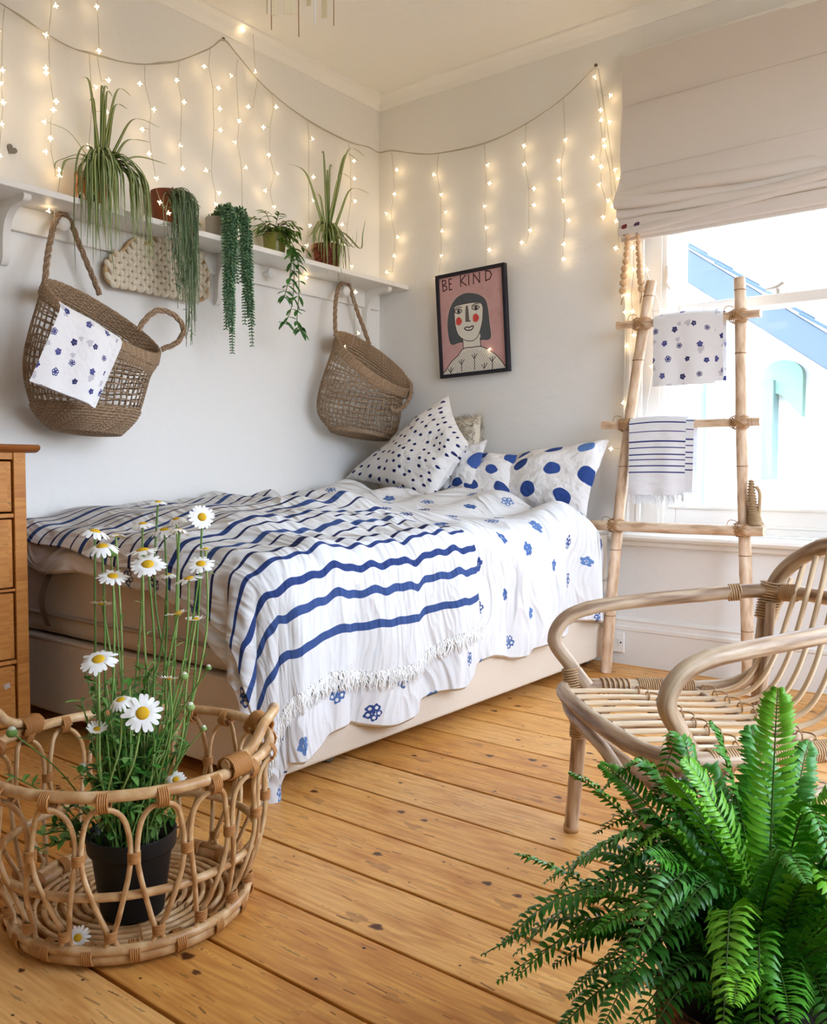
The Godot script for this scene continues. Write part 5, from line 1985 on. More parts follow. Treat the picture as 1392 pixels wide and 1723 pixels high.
	b = MB.new()
	var x := w / 2 - 0.016
	var y := h / 2 - 0.016
	b.grid(1, 1, P([xf * Vector3(-x, -y, 0.004), xf * Vector3(x, -y, 0.004), xf * Vector3(-x, y, 0.004), xf * Vector3(x, y, 0.004)]), PackedVector2Array([Vector2(0, 1), Vector2(1, 1), Vector2(0, 0), Vector2(1, 0)]))
	part("print", b, pr, t)
	b = MB.new()
	b.box(Vector3(w - 0.02, h - 0.02, 0.006), xf * Transform3D(Basis(), Vector3(0, 0, -0.006)), 0.001)
	part("backing", b, M.dark, t)

# ================================================================== fairy light curtain
var bulb_mesh: ArrayMesh

func make_bulb() -> void:
	# a clear little five-petalled cap
	var b := MB.new()
	for k in 4:
		var a := TAU * k / 4.0
		var d := Vector3(cos(a), 0.55, sin(a)).normalized()
		var s := d.cross(Vector3.UP).normalized()
		b.blade(P([Vector3(0, 0.001, 0), d * 0.006, d * 0.0125]), s, 0.0062, 0.2, 0.0, Color(1, 1, 1), Color(1, 1, 1), 2)
	b.ball(Vector3(0, 0.003, 0), Vector3(0.0028, 0.005, 0.0028), 6, 3)
	b.tube(P([Vector3(0, -0.008, 0), Vector3(0, 0, 0)]), 0.0026, 4, false)
	bulb_mesh = b.mesh(M.bulb)

func light_strand(t: Node3D, top: Vector2, base_x: float, bulbs: Array, place: Callable, lit := true) -> void:
	var path := PackedVector3Array([place.call(top.x, top.y, 0.0)])
	var last: Vector2 = top
	for k in bulbs.size():
		var q: Vector2 = bulbs[k]
		var bx_ := lerpf(top.x, base_x, clampf((q.y - top.y) / maxf(1.0, bulbs[bulbs.size() - 1].y - top.y), 0, 1))
		path.append(place.call(bx_ + clampf(q.x - bx_, -3, 3) * 0.9, q.y + 1, 0.004 * sin(k * 2.3)))
		last = q
	var b := MB.new()
	b.tube(smooth(path, 5), 0.0011, 5)
	for k in bulbs.size():
		var q: Vector2 = bulbs[k]
		b.tube(bez(path[k + 1], path[k + 1].lerp(place.call(q.x, q.y, 0.0), 0.5) + Vector3(0, 0.004, 0), place.call(q.x, q.y, 0.004), 4), 0.0009, 4)
	var st := part("strand", b, M.wire, t)
	for k in bulbs.size():
		var q: Vector2 = bulbs[k]
		var at: Vector3 = place.call(q.x, q.y, 0.006)
		var o := MeshInstance3D.new()
		o.name = "bulb"
		o.mesh = bulb_mesh
		st.add_child(o, true)
		var out: Vector3 = Vector3(rand(-0.6, 0.6), rand(-1.0, 0.3), rand(-0.6, 0.6)) + (Vector3(0.5, 0, 0) if at.x < 0.3 else Vector3(0, 0, 0.5))
		var y := out.normalized()
		var x := y.cross(Vector3(0.3, 0.9, 0.2)).normalized()
		o.transform = Transform3D(Basis(x, y, x.cross(y)), at)
		var l := OmniLight3D.new()
		l.name = "bulb_glow"
		l.light_color = c8(255, 220, 164)
		l.light_energy = 0.0008
		l.light_size = 0.004
		l.omni_range = 6.0
		l.omni_attenuation = 2.0
		l.shadow_enabled = true
		o.add_child(l, true)
		l.position = Vector3(0, 0.004, 0)

func V2(a: Array) -> Array:
	var out := []
	for k in range(0, a.size(), 2): out.append(Vector2(a[k], a[k + 1]))
	return out

func build_fairy_lights() -> void:
	make_bulb()
	var t := thing("fairy_light_curtain", "curtain of warm white fairy lights looped along both walls above the shelf", "string lights", Vector3(0.05, 2.4, 0.05))
	var onl := func(x: float, y: float, d: float) -> Vector3: return onx(x, y, 0.034 + d)
	var onb := func(x: float, y: float, d: float) -> Vector3: return onz(x, y, 0.024 + d)
	# main cable, pinned at two high points
	var pts := PackedVector3Array()
	pts.append(Vector3(0.03, 2.585, 2.62))
	pts.append(Vector3(0.03, 2.50, 2.45))
	pts.append(onx(-70, -40, 0.03))
	for q in V2([0, 5, 40, 32, 80, 58, 120, 80, 158, 92, 205, 104, 240, 108, 272, 107, 302, 102, 352, 82, 376, 68, 400, 93, 450, 150, 520, 204, 585, 238, 620, 247]): pts.append(onx(q.x, q.y, 0.03))
	pts.append(Vector3(0.03, 2.452, 0.04))
	for q in V2([660, 254, 700, 258, 738, 258, 815, 242, 886, 208, 948, 165, 1003, 112]): pts.append(onz(q.x, q.y, 0.022))
	var b := MB.new()
	b.tube(smooth(pts, 6), 0.0024, 6)
	part("main_cable", b, M.wire, t)
	b = MB.new()
	var p2 := PackedVector3Array()
	for k in pts.size() - 1: p2.append(pts[k] + Vector3(0.003, 0.004 * sin(k * 2.0), 0.003))
	b.tube(smooth(p2, 6), 0.0018, 6)
	part("twisted_wire", b, M.wire, t)
	for q in [onx(376, 66, 0.0), onz(1003, 110, 0.0), Vector3(0.004, 2.585, 2.62)]:
		b = MB.new()
		b.ball(q, Vector3(0.008, 0.008, 0.008), 10, 6)
		part("wall_pin", b, mat(c8(90, 82, 74), 0.4, 0.5), t)
	# strands on the left wall
	for s in [
		[8, 8, 0, [-4, 50, 3, 118, 1, 139, 5, 173, 2, 209, -2, 262]],
		[83, -30, 90, [93, 10, 76, 58, 76, 114, 77, 123, 95, 171, 90, 184, 74, 205, 84, 232, 76, 255, 100, 285, 101, 296]],
		[163, -30, 168, [164, 11, 167, 85]],
		[150, 90, 152, [161, 146, 178, 188, 149, 247]],
		[163, 92, 168, [183, 136]],
		[244, 108, 262, [235, 140, 258, 184, 240, 217, 250, 259, 263, 300]],
		[302, 103, 303, [297, 134, 310, 171, 304, 245, 307, 284]],
		[354, 83, 360, [344, 111, 368, 147, 369, 183, 370, 219, 346, 287, 368, 324, 363, 343]],
		[400, 100, 405, [389, 127, 402, 203, 395, 239, 413, 282, 409, 356]],
		[424, -40, 432, [409, 50, 430, 120]],
		[434, 132, 428, [418, 180]],
		[457, 156, 458, [465, 179, 443, 214, 453, 260, 467, 292, 447, 320, 461, 348]],
		[517, 202, 517, [526, 233, 527, 298, 527, 337, 521, 379, 516, 413, 515, 467]],
		[587, 240, 588, [596, 270, 596, 301, 597, 338, 576, 377, 577, 411, 592, 448]]]:
		light_strand(t, Vector2(s[0], s[1]), s[2], V2(s[3]), onl)
	# ends that fall over the shelf front
	light_strand(t, Vector2(101, 300), 92, V2([82, 354, 90, 382]), func(x: float, y: float, d: float) -> Vector3: return onx(x, y, 0.09 if y > 350 else 0.06 + 0.15 * clampf((y - 300) / 40.0, 0, 1)))
	light_strand(t, Vector2(263, 318), 283, V2([268, 340, 283, 359]), func(x: float, y: float, d: float) -> Vector3: return onx(x, y, 0.19))
	light_strand(t, Vector2(592, 462), 594, V2([598, 492, 603, 560, 580, 583]), func(x: float, y: float, d: float) -> Vector3: return onx(x, y, 0.215 if y < 500 else 0.17))
	# strands on the window wall
	for s in [
		[659, 256, 663, [667, 286, 664, 326, 650, 359, 669, 398, 663, 431, 651, 457]],
		[738, 259, 742, [730, 293, 743, 327, 750, 357, 744, 388, 743, 430, 735, 468, 742, 512]],
		[815, 243, 816, [821, 277, 824, 308, 816, 347, 819, 383, 824, 420, 825, 458, 813, 498, 825, 588]],
		[886, 209, 888, [881, 245, 883, 277, 899, 317, 899, 346, 893, 387, 879, 408]],
		[948, 166, 948, [952, 235, 941, 270, 942, 300, 948, 337, 957, 372, 948, 411, 948, 435]],
		[1004, 113, 1018, [1001, 130, 1012, 185, 1011, 202, 1017, 235, 998, 265, 1012, 280, 1009, 310, 1023, 337, 1016, 365]],
		[1006, 114, 1030, [1027, 160, 1027, 205, 1018, 245, 1036, 285, 1031, 346]],
		[1008, 116, 1046, [1040, 300, 1038, 372, 1037, 417]]]:
		light_strand(t, Vector2(s[0], s[1]), s[2], V2(s[3]), onb)
	# the last run, hooked by the beads and hanging down beside the ladder
	light_strand(t, Vector2(1052, 396), 1056, V2([1050, 455, 1048, 496, 1052, 524, 1055, 581, 1049, 677, 1028, 755]), func(x: float, y: float, d: float) -> Vector3: return onz(x, y, 0.045))
	light_strand(t, Vector2(1070, 398), 1062, V2([1066, 416, 1067, 454, 1059, 496, 1065, 525, 1067, 563]), func(x: float, y: float, d: float) -> Vector3: return onz(x, y, 0.045))
	light_strand(t, Vector2(1086, 440), 1108, V2([1089, 455, 1114, 523, 1107, 576, 1098, 616, 1108, 624]), func(x: float, y: float, d: float) -> Vector3: return onz(x, y, 0.03))

# ================================================================== open cane basket
var wb_c := Vector3(1.555, 0, 2.555)

func wb(a: float, h: float) -> Vector3:
	# silhouette of the basket: base ring, belly, rim; slightly oval along the handles
	var r := 0.198 + 0.062 * pow(clampf(h / 0.31, 0, 1), 0.75) + 0.008 * sin(PI * clampf(h / 0.31, 0, 1))
	return wb_c + Vector3(cos(a) * r, h, sin(a) * r)

func build_wicker_basket() -> void:
	var t := thing("cane_basket", "open honey cane basket of looped arches with two handles on the floor", "basket", wb_c)
	var H := 0.312
	var b: MB
	# rim
	var o := PackedVector3Array()
	for k in 64: o.append(wb(TAU * k / 64, H))
	b = MB.new()
	b.tube(o, cane_radii(64, 0.0098, 16), 12, false, true)
	part("rim", b, M.cane, t)
	# base rings
	for q in [[0.020, 0.014, 0.0], [0.034, 0.009, 0.004]]:
		o = PackedVector3Array()
		for k in 56:
			var p := wb(TAU * k / 56, q[0])
			o.append(p + (p - wb_c).normalized() * q[2])
		b = MB.new()
		b.tube(o, cane_radii(56, q[1], 14), 12, false, true)
		part("base_ring", b, M.cane, t)
	# coiled bottom
	b = MB.new()
	o = PackedVector3Array()
	var turns := 10
	for k in turns * 40:
		var f := float(k) / (turns * 40)
		var a := TAU * k / 40.0
		o.append(wb_c + Vector3(cos(a), 0, sin(a)) * lerpf(0.012, 0.186, f) + Vector3(0, 0.022, 0))
	b.tube(o, 0.0052, 8)
	part("coiled_bottom", b, M.cane, t)
	for k in 4:
		b = MB.new()
		var a := PI * k / 4 + 0.5
		b.tube(P([wb_c + Vector3(cos(a) * 0.19, 0.013, sin(a) * 0.19), wb_c + Vector3(-cos(a) * 0.19, 0.013, -sin(a) * 0.19)]), 0.006, 8)
		part("bottom_spoke", b, M.cane, t)
	b = MB.new()
	for k in 4:
		for r in 10:
			for s in [-1.0, 1.0]:
				var a := PI * k / 4 + 0.5
				var c: Vector3 = wb_c + Vector3(cos(a), 0, sin(a)) * s * (0.02 + r * 0.0174) + Vector3(0, 0.02, 0)
				b.tube(ring(c, Vector3(cos(a), 0, sin(a)) * 0.0045, Vector3(0, 0.011, 0), 8), 0.0014, 4, false, true)
	part("lacing", b, M.binding, t)
	# mid hoop
	o = PackedVector3Array()
	for k in 64:
		var p := wb(TAU * k / 64, 0.135)
		o.append(p + (wb_c + Vector3(0, 0.135, 0) - p).normalized() * 0.004)
	b = MB.new()
	b.tube(o, cane_radii(64, 0.0078, 12), 8, false, true)
	part("hoop", b, M.cane, t)
	# looped strands
	var n_ := 18
	var D := TAU / n_
	for k in n_:
		var c := D * (k + 0.15)
		var half := [Vector2(0.0, 0.292), Vector2(0.17, 0.288), Vector2(0.32, 0.272), Vector2(0.41, 0.245), Vector2(0.445, 0.21), Vector2(0.40, 0.175), Vector2(0.28, 0.128), Vector2(0.15, 0.085), Vector2(0.065, 0.062), Vector2(0.08, 0.048), Vector2(0.2, 0.033), Vector2(0.38, 0.028), Vector2(0.5, 0.027)]
		var p := PackedVector3Array()
		for j in range(half.size() - 1, 0, -1): p.append(wb(c - half[j].x * D, half[j].y))
		for j in half.size(): p.append(wb(c + half[j].x * D, half[j].y))
		var sm := smooth(p, 4)
		for j in sm.size():
			var q: Vector3 = sm[j] - wb_c
			q.y = 0
			sm[j] += q.normalized() * 0.005 * sin(j * 0.3)
		b = MB.new()
		b.tube(sm, cane_radii(sm.size(), 0.0046, 11), 8)
		part("arch", b, M.cane, t)
		# ties: at the rim, between neighbours and low down
		for q in [[c, 0.303, 0.0165, 5], [c + 0.5 * D, 0.205, 0.0115, 6], [c, 0.062, 0.0115, 5], [c + 0.5 * D, 0.026, 0.0175, 5]]:
			b = MB.new()
			var m := wb(q[0], q[1])
			if q[1] > 0.28 or q[1] < 0.04:
				var tan := Vector3(-sin(q[0]), 0, cos(q[0]))
				binding(b, m - tan * 0.009, m + tan * 0.009, q[2], q[3], 0.0021)
			else: binding(b, m - Vector3(0, 0.009, 0), m + Vector3(0, 0.009, 0), q[2] * 0.8, q[3], 0.0019)
			part("binding", b, M.binding, t)
	# handles at both ends
	var right := Vector3(0.786, 0, -0.618)
	for s in [1.0, -1.0]:
		var a0 := atan2(right.z * s, right.x * s) + (0.0 if s > 0 else -0.12)
		var q := func(da: float, h: float, out: float) -> Vector3:
			var m := wb(a0 + da, H)
			var d := m - wb_c
			d.y = 0
			return m + d.normalized() * out + Vector3(0, h - H, 0)
		var p := PackedVector3Array()
		for e in [[-0.62, 0.328, 0.0], [-0.42, 0.332, 0.0], [-0.30, 0.348, 0.004], [-0.2, 0.372, 0.008], [0.0, 0.382, 0.012], [0.2, 0.372, 0.008], [0.30, 0.348, 0.004], [0.42, 0.332, 0.0], [0.62, 0.328, 0.0]]: p.append(q.call(e[0], e[1], e[2]))
		b = MB.new()
		b.tube(smooth(p, 6), 0.0098, 12)
		part("handle", b, M.cane, t)
		for d in [-0.52, 0.52]:
			b = MB.new()
			binding(b, q.call(d - 0.09, 0.320, 0.0), q.call(d + 0.09, 0.320, 0.0), 0.0195, 11, 0.0024)
			part("binding", b, M.binding, t)

# ================================================================== daisies in a black nursery pot
func daisy_head(b: MB, eye: MB, at: Vector3, up: Vector3, r: float, droop: float) -> void:
	var u := up.normalized()
	var x := u.cross(Vector3(0.31, 0.2, 0.9)).normalized()
	var z := x.cross(u)
	var n_ := 15 + rng.randi() % 5
	for k in n_:
		var a := TAU * k / n_ + rand(-0.08, 0.08)
		var d := x * cos(a) + z * sin(a)
		var len := r * rand(0.86, 1.08)
		var dr := droop + rand(-0.12, 0.18)
		var p := P([at + d * r * 0.2, at + d * (r * 0.2 + len * 0.3) + u * len * 0.05, at + d * (r * 0.2 + len * 0.6) + u * (-dr * len * 0.25), at + d * (r * 0.2 + len * 0.82) - u * dr * len * 0.6])
		b.blade(smooth(p, 3), u.cross(d).normalized(), r * 0.27, 0.12, 0.25, Color(1, 1, 1), Color(1, 1, 1), 2)
	eye.ball(at + u * r * 0.02, Vector3(r * 0.34, r * 0.17, r * 0.34), 12, 6, Basis(x, u, z))

func build_daisies() -> void:
	var at := Vector3(1.615, 0.029, 2.595)
	var t := thing("daisy_plant", "tall white ox-eye daisies in a black nursery pot inside the cane basket", "potted plant", at)
	var b := MB.new()
	b.lathe([Vector2(0.0001, 0), Vector2(0.054, 0.0), Vector2(0.056, 0.004), Vector2(0.071, 0.118), Vector2(0.077, 0.119), Vector2(0.079, 0.124), Vector2(0.080, 0.150), Vector2(0.077, 0.151), Vector2(0.072, 0.148), Vector2(0.068, 0.112), Vector2(0.0001, 0.112)], 36, Transform3D(Basis(), at))
	part("pot", b, M.black_plastic, t)
	b = MB.new()
	b.lathe([Vector2(0.069, 0.114), Vector2(0.04, 0.122), Vector2(0.0001, 0.126)], 20, Transform3D(Basis(), at))
	part("soil", b, M.soil, t)
	var crown := at + Vector3(0, 0.12, 0)
	var fwd := (CAM - at) * Vector3(1, 0, 1)
	fwd = fwd.normalized()
	var d0 := (view.inverse() * (crown - CAM)).z * -1.0
	var greens := [lin(118, 152, 76), lin(142, 170, 96), lin(98, 136, 66)]
	# flower heads: picture place, nearer or farther by, radius, facing, petal droop
	var heads := [[160, 893, 0.04, 0.032, 0.1, 0.5], [172, 918, 0.06, 0.033, 0.15, 0.5], [190, 968, 0.07, 0.030, 0.15, 0.1], [240, 880, -0.02, 0.026, 0.1, 0.3], [277, 890, -0.02, 0.028, 0.2, 0.5], [297, 872, -0.03, 0.022, 0.1, 0.6], [302, 890, 0.0, 0.022, 0.0, 0.5], [340, 868, 0.0, 0.026, 0.9, -0.1],
		[266, 843, -0.06, 0.020, 0.0, 0.1], [240, 925, 0.05, 0.036, 0.2, 0.1], [249, 948, 0.07, 0.034, 0.25, 0.1], [195, 899, 0.0, 0.022, 0.1, 0.2], [338, 947, 0.03, 0.028, 0.15, 0.1], [318, 972, 0.05, 0.028, 0.2, 0.1], [346, 922, 0.0, 0.018, 0.1, -0.3], [172, 1014, 0.05, 0.022, 0.0, -0.2], [300, 1030, 0.04, 0.026, 0.0, -0.2], [330, 1040, 0.02, 0.020, 0.0, -0.3], [166, 1108, 0.09, 0.035, 0.25, 0.3], [240, 1198, 0.14, 0.036, 0.9, 0.05], [203, 1176, 0.13, 0.024, 0.2, 0.7], [285, 1140, 0.06, 0.017, 0.0, -0.4], [163, 1225, 0.10, 0.019, 0.2, -0.6], [296, 1310, 0.05, 0.020, 0.6, 0.4], [282, 965, -0.03, 0.020, 0.1, 0.4]]
	for q in heads:
		var tip := deep(q[0], q[1] + 2, d0 - q[2])
		var st := crown + Vector3(rand(-0.05, 0.05), -0.004, rand(-0.05, 0.05))
		if q[0] == 163.0: st = crown + Vector3(-0.05, 0.0, 0.03)
		var m1 := st.lerp(tip, 0.35) + Vector3((tip.x - st.x) * 0.3 + rand(-0.02, 0.02), 0.02, (tip.z - st.z) * 0.3 + rand(-0.02, 0.02))
		var m2 := st.lerp(tip, 0.72) + Vector3((tip.x - st.x) * 0.18 + rand(-0.012, 0.012), 0.0, (tip.z - st.z) * 0.18 + rand(-0.012, 0.012))
		var sm := smooth(P([st, m1, m2, tip]), 6)
		b = MB.new()
		b.col = greens[rng.randi() % 3]
		b.tube(sm, 0.0019, 6)
		b.ball(tip - Vector3(0, q[3] * 0.1, 0), Vector3(q[3] * 0.2, q[3] * 0.12, q[3] * 0.2), 10, 5)
		b.col = Color(1, 1, 1)
		for k in 12:
			var i := 2 + rng.randi() % maxi(1, sm.size() - 5)
			if rng.randf() < float(i) / sm.size() * 0.9: continue
			lance(b, sm[i], Vector3(rand(-1, 1), rand(0.2, 1.0), rand(-1, 1)), rand(0.018, 0.04), rand(0.004, 0.008), greens[rng.randi() % 3], 0.4)
		var stem := part("flower_stem", b, M.leaf, t)
		var pb := MB.new()
		var eb := MB.new()
		daisy_head(pb, eb, tip, Vector3(rand(-0.25, 0.25), 1.0 - q[4] * 0.75, rand(-0.25, 0.25)) + fwd * q[4], q[3] * 0.92, q[5])
		part("petals", pb, M.petal, stem)
		part("flower_centre", eb, M.yolk, stem)
	# buds
	for q in [[186, 929, 0.02, 0.013], [351, 1124, 0.03, 0.006], [320, 1190, 0.04, 0.009], [20, 1233, 0.02, 0.011], [139, 1294, 0.06, 0.010], [343, 1226, 0.06, 0.006], [310, 1138, 0.05, 0.008], [170, 1200, 0.05, 0.007]]:
		var tip := deep(q[0], q[1], d0 - q[2])
		var st := crown + Vector3(rand(-0.04, 0.04), -0.004, rand(-0.04, 0.04))
		b = MB.new()
		b.col = greens[rng.randi() % 3]
		b.tube(smooth(P([st, st.lerp(tip, 0.5) + Vector3(0, 0.03, 0), tip]), 6), 0.0015, 5)
		b.ball(tip, Vector3(1, 0.8, 1) * q[3], 8, 6)
		b.col = lin(214, 214, 190)
		b.ball(tip + Vector3(0, q[3] * 0.5, 0), Vector3(0.7, 0.6, 0.7) * q[3], 8, 5)
		part("bud", b, M.leaf, t)
	# low leafy growth
	for k in 130:
		var a := rand(0, TAU)
		var r := rand(0.01, 0.10)
		var h := rand(0.05, 0.33)
		var st := crown + Vector3(cos(a), 0, sin(a)) * rand(0.0, 0.045) + Vector3(0, -0.006, 0)
		var tip := crown + Vector3(cos(a) * r, h, sin(a) * r)
		if k < 8:
			tip = deep([70, 84, 60, 96, 110, 75, 30, 120][k], [1405, 1425, 1432, 1380, 1395, 1390, 1310, 1350][k], d0 - 0.02)
			st = crown + Vector3(-0.045, -0.008, 0.03)
		b = MB.new()
		b.col = greens[rng.randi() % 3]
		var sm := smooth(P([st, st.lerp(tip, 0.5) + Vector3(0, 0.02, 0), tip]), 5)
		b.tube(sm, 0.0014, 5)
		b.col = Color(1, 1, 1)
		for i in range(3, sm.size()):
			for s in 2:
				var gl: Color = [lin(70, 124, 48), lin(96, 148, 62), lin(56, 104, 44), lin(120, 162, 84)][rng.randi() % 4]
				lance(b, sm[i], Vector3(rand(-1, 1), rand(0.0, 0.9), rand(-1, 1)), rand(0.014, 0.034), rand(0.005, 0.013), gl, rand(0.1, 0.6))
		part("leafy_shoot", b, M.leaf, t)
	# a fallen flower on the basket's bottom
	var f := thing("fallen_daisy", "single fallen daisy head lying on the coiled bottom of the cane basket", "flower", deep(131, 1576, 1.60))
	var pb := MB.new()
	var eb := MB.new()
	var p0 := ony(131, 1578, 0.045)
	daisy_head(pb, eb, p0, Vector3(0, 0.55, 0) + fwd * 0.8, 0.020, 0.05)
	part("petals", pb, M.petal, f)
	part("flower_centre", eb, M.yolk, f)

# ================================================================== fern
func frond(t: Node3D, path: PackedVector3Array, width: float, roll: float, tone: int, pairs: int) -> void:
	var b := MB.new()
	var sm := smooth(path, 10)
	var n_ := sm.size()
	var run := 0.0
	for k in n_ - 1: run += sm[k].distance_to(sm[k + 1])
	var room := run * 0.9 / pairs
	b.col = lin(74, 104, 40)
	b.tube(sm, PackedFloat32Array(range(n_).map(func(i): return 0.0019 - 0.0014 * i / (n_ - 1))), 5)
	b.col = Color(1, 1, 1)
	var cols: Array = [[lin(60, 130, 32), lin(86, 154, 44)], [lin(100, 168, 40), lin(132, 190, 58)], [lin(44, 104, 34), lin(66, 126, 44)], [lin(70, 136, 54), lin(98, 158, 72)]][tone]
	for k in pairs:
		var s := 0.10 + 0.90 * float(k) / pairs
		var f := s * (n_ - 1)
		var i := mini(int(f), n_ - 2)
		var at := sm[i].lerp(sm[i + 1], f - i)
		var tan := (sm[mini(i + 1, n_ - 1)] - sm[maxi(i - 1, 0)]).normalized()
		var upv := Vector3.UP - tan * tan.y
		if upv.length() < 0.25: upv = (CAM - at) - tan * tan.dot(CAM - at)
		upv = upv.normalized().rotated(tan, roll)
		var side := tan.cross(upv).normalized()
		var prof := pow(sin(PI * pow(clampf(s * 0.93 + 0.05, 0, 1), 0.8)), 0.55)
		var len := width * prof * rand(0.9, 1.08) * (1.0 if s < 0.9 else 0.8)
		for sg in [-1.0, 1.0]:
			var dir: Vector3 = (side * sg + tan * (0.22 + 0.35 * s) + upv * rand(-0.16, 0.3)).normalized()
			var p := P([at, at + dir * len * 0.35 + upv * len * 0.10, at + dir * len * 0.72 + upv * len * 0.06, at + dir * len - upv * len * rand(0.05, 0.36) + tan * len * 0.08])
			b.blade(p, tan * 1.0, clampf(len * 0.30, 0.0035, maxf(0.0045, room * 0.92)), rand(0.05, 0.28), 0.0, (cols[0] as Color).lerp(cols[1], rng.randf()), (cols[0] as Color).lerp(cols[1], rng.randf()), 2)
	part("frond", b, M.fern, t)

func build_fern() -> void:
	M.fern = mat(Color.WHITE, 0.32)
	M.fern.vertex_color_use_as_albedo = true
	M.fern.backlight_enabled = true
	M.fern.backlight = Color(0.35, 0.45, 0.15)
	var c := ony(1268, 1668, 0.215)
	c.y = 0.0
	var t := thing("boston_fern", "lush boston fern with arching fronds in a brown woven pot, bottom right", "potted plant", c)
	var b := MB.new()
	b.lathe([Vector2(0.0001, 0.0), Vector2(0.085, 0.0), Vector2(0.092, 0.006), Vector2(0.108, 0.205), Vector2(0.112, 0.213), Vector2(0.106, 0.217), Vector2(0.098, 0.206), Vector2(0.096, 0.188), Vector2(0.0001, 0.188)], 36, Transform3D(Basis(), c))
	var bark := mat(Color.WHITE, 0.9)
	bark.albedo_texture = ramp_tex(0.03, 256, [c8(64, 36, 22), c8(128, 78, 46), c8(176, 124, 80)], [0.25, 0.5, 0.85], FastNoiseLite.TYPE_SIMPLEX_SMOOTH, 4, 61)
	bark.uv1_scale = Vector3(3, 9, 1)
	bark.normal_enabled = true
	bark.normal_texture = M.fibre
	bark.normal_scale = 1.2
	part("pot", b, bark, t)
	for k in 24:
		b = MB.new()
		var h := 0.01 + k * 0.0082
		var o := PackedVector3Array()
		var r := lerpf(0.092, 0.108, h / 0.205) + 0.002
		for i in 48: o.append(c + Vector3(cos(TAU * i / 48) * (r + 0.0016 * (1 if (i / 2 + k) % 2 == 0 else -1)), h, sin(TAU * i / 48) * (r + 0.0016 * (1 if (i / 2 + k) % 2 == 0 else -1))))
		b.tube(o, 0.0042, 6, false, true)
		part("woven_course", b, bark, t)
	b = MB.new()
	b.lathe([Vector2(0.097, 0.19), Vector2(0.05, 0.2), Vector2(0.0001, 0.204)], 24, Transform3D(Basis(), c))
	part("soil", b, M.soil, t)
	var o := c + Vector3(0, 0.205, 0)
	var d0 := (view.inverse() * (o - CAM)).z * -1.0
	# fronds seen singly: tip in the picture, nearer by, width, tone
	for q in [[845, 1590, 0.05, 0.034, 2, 0.16, 0.0], [868, 1437, -0.02, 0.030, 3, 0.14, 0.5], [958, 1300, -0.05, 0.026, 0, 0.22, 0.6], [1010, 1285, -0.08, 0.026, 0, 0.22, -0.8], [1075, 1288, -0.06, 0.03, 0, 0.25, 0.4], [1150, 1278, 0.0, 0.036, 1, 0.25, -0.3], [1197, 1216, -0.04, 0.036, 0, 0.25, 0.2], [1263, 1222, -0.08, 0.034, 3, 0.25, -0.2], [1309, 1158, -0.02, 0.037, 1, 0.24, 0.1], [1362, 1248, -0.1, 0.030, 3, 0.24, 0.4], [1130, 1310, 0.05, 0.038, 1, 0.2, 0.2], [955, 1678, 0.09, 0.030, 2, 0.10, 0.3], [1012, 1735, 0.16, 0.038, 2, 0.14, 0.1], [985, 1510, 0.08, 0.034, 0, 0.16, 0.6], [1235, 1690, 0.25, 0.034, 1, 0.2, 0.0], [1330, 1720, 0.26, 0.04, 0, 0.2, 0.0], [1420, 1330, -0.02, 0.042, 1, 0.25, 0.0], [1450, 1450, 0.1, 0.042, 3, 0.2, 0.2], [1095, 1440, 0.1, 0.040, 0, 0.2, -0.3], [930, 1520, 0.0, 0.03, 3, 0.2, 0.4]]:
		var tip := deep(q[0], q[1], d0 - q[2])
		var st := o + Vector3(rand(-0.04, 0.04), -0.01, rand(-0.04, 0.04))
		var mid := st.lerp(tip, 0.45) + Vector3(0, q[5] * (0.28 if tip.y > o.y + 0.12 else 0.75), 0)
		var m2 := st.lerp(tip, 0.8) + Vector3(0, q[5] * (0.14 if tip.y > o.y + 0.12 else 0.42), 0)
		frond(t, P([st, st.lerp(mid, 0.45) + Vector3(0, 0.03, 0), mid, m2, tip]), q[3] * 0.9, q[6], q[4], 46)
	# the rest of the crown, all round
	for k in 78:
		var a := TAU * k / 78.0 * 7.0 + rand(-0.3, 0.3)
		var lvl := rand(0.0, 1.0)
		var reach := lerpf(0.30, 0.14, lvl) * rand(0.8, 1.1)
		var high := lerpf(0.06, 0.27, lvl) * rand(0.85, 1.1)
		var end := lerpf(-0.01, 0.24, lvl) * rand(0.8, 1.1)
		var d := Vector3(cos(a), 0, sin(a))
		var st := o + d * rand(0.0, 0.05) + Vector3(0, -0.01, 0)
		var sw := d.cross(Vector3.UP) * rand(-0.05, 0.05)
		frond(t, P([st, st + d * reach * 0.28 + Vector3(0, high * 0.62, 0), st + d * reach * 0.62 + Vector3(0, high, 0) + sw * 0.5, st + d * reach + Vector3(0, end, 0) + sw]), rand(0.024, 0.033), rand(-0.6, 0.6), [0, 2, 3, 0, 1, 2][k % 6], 40)

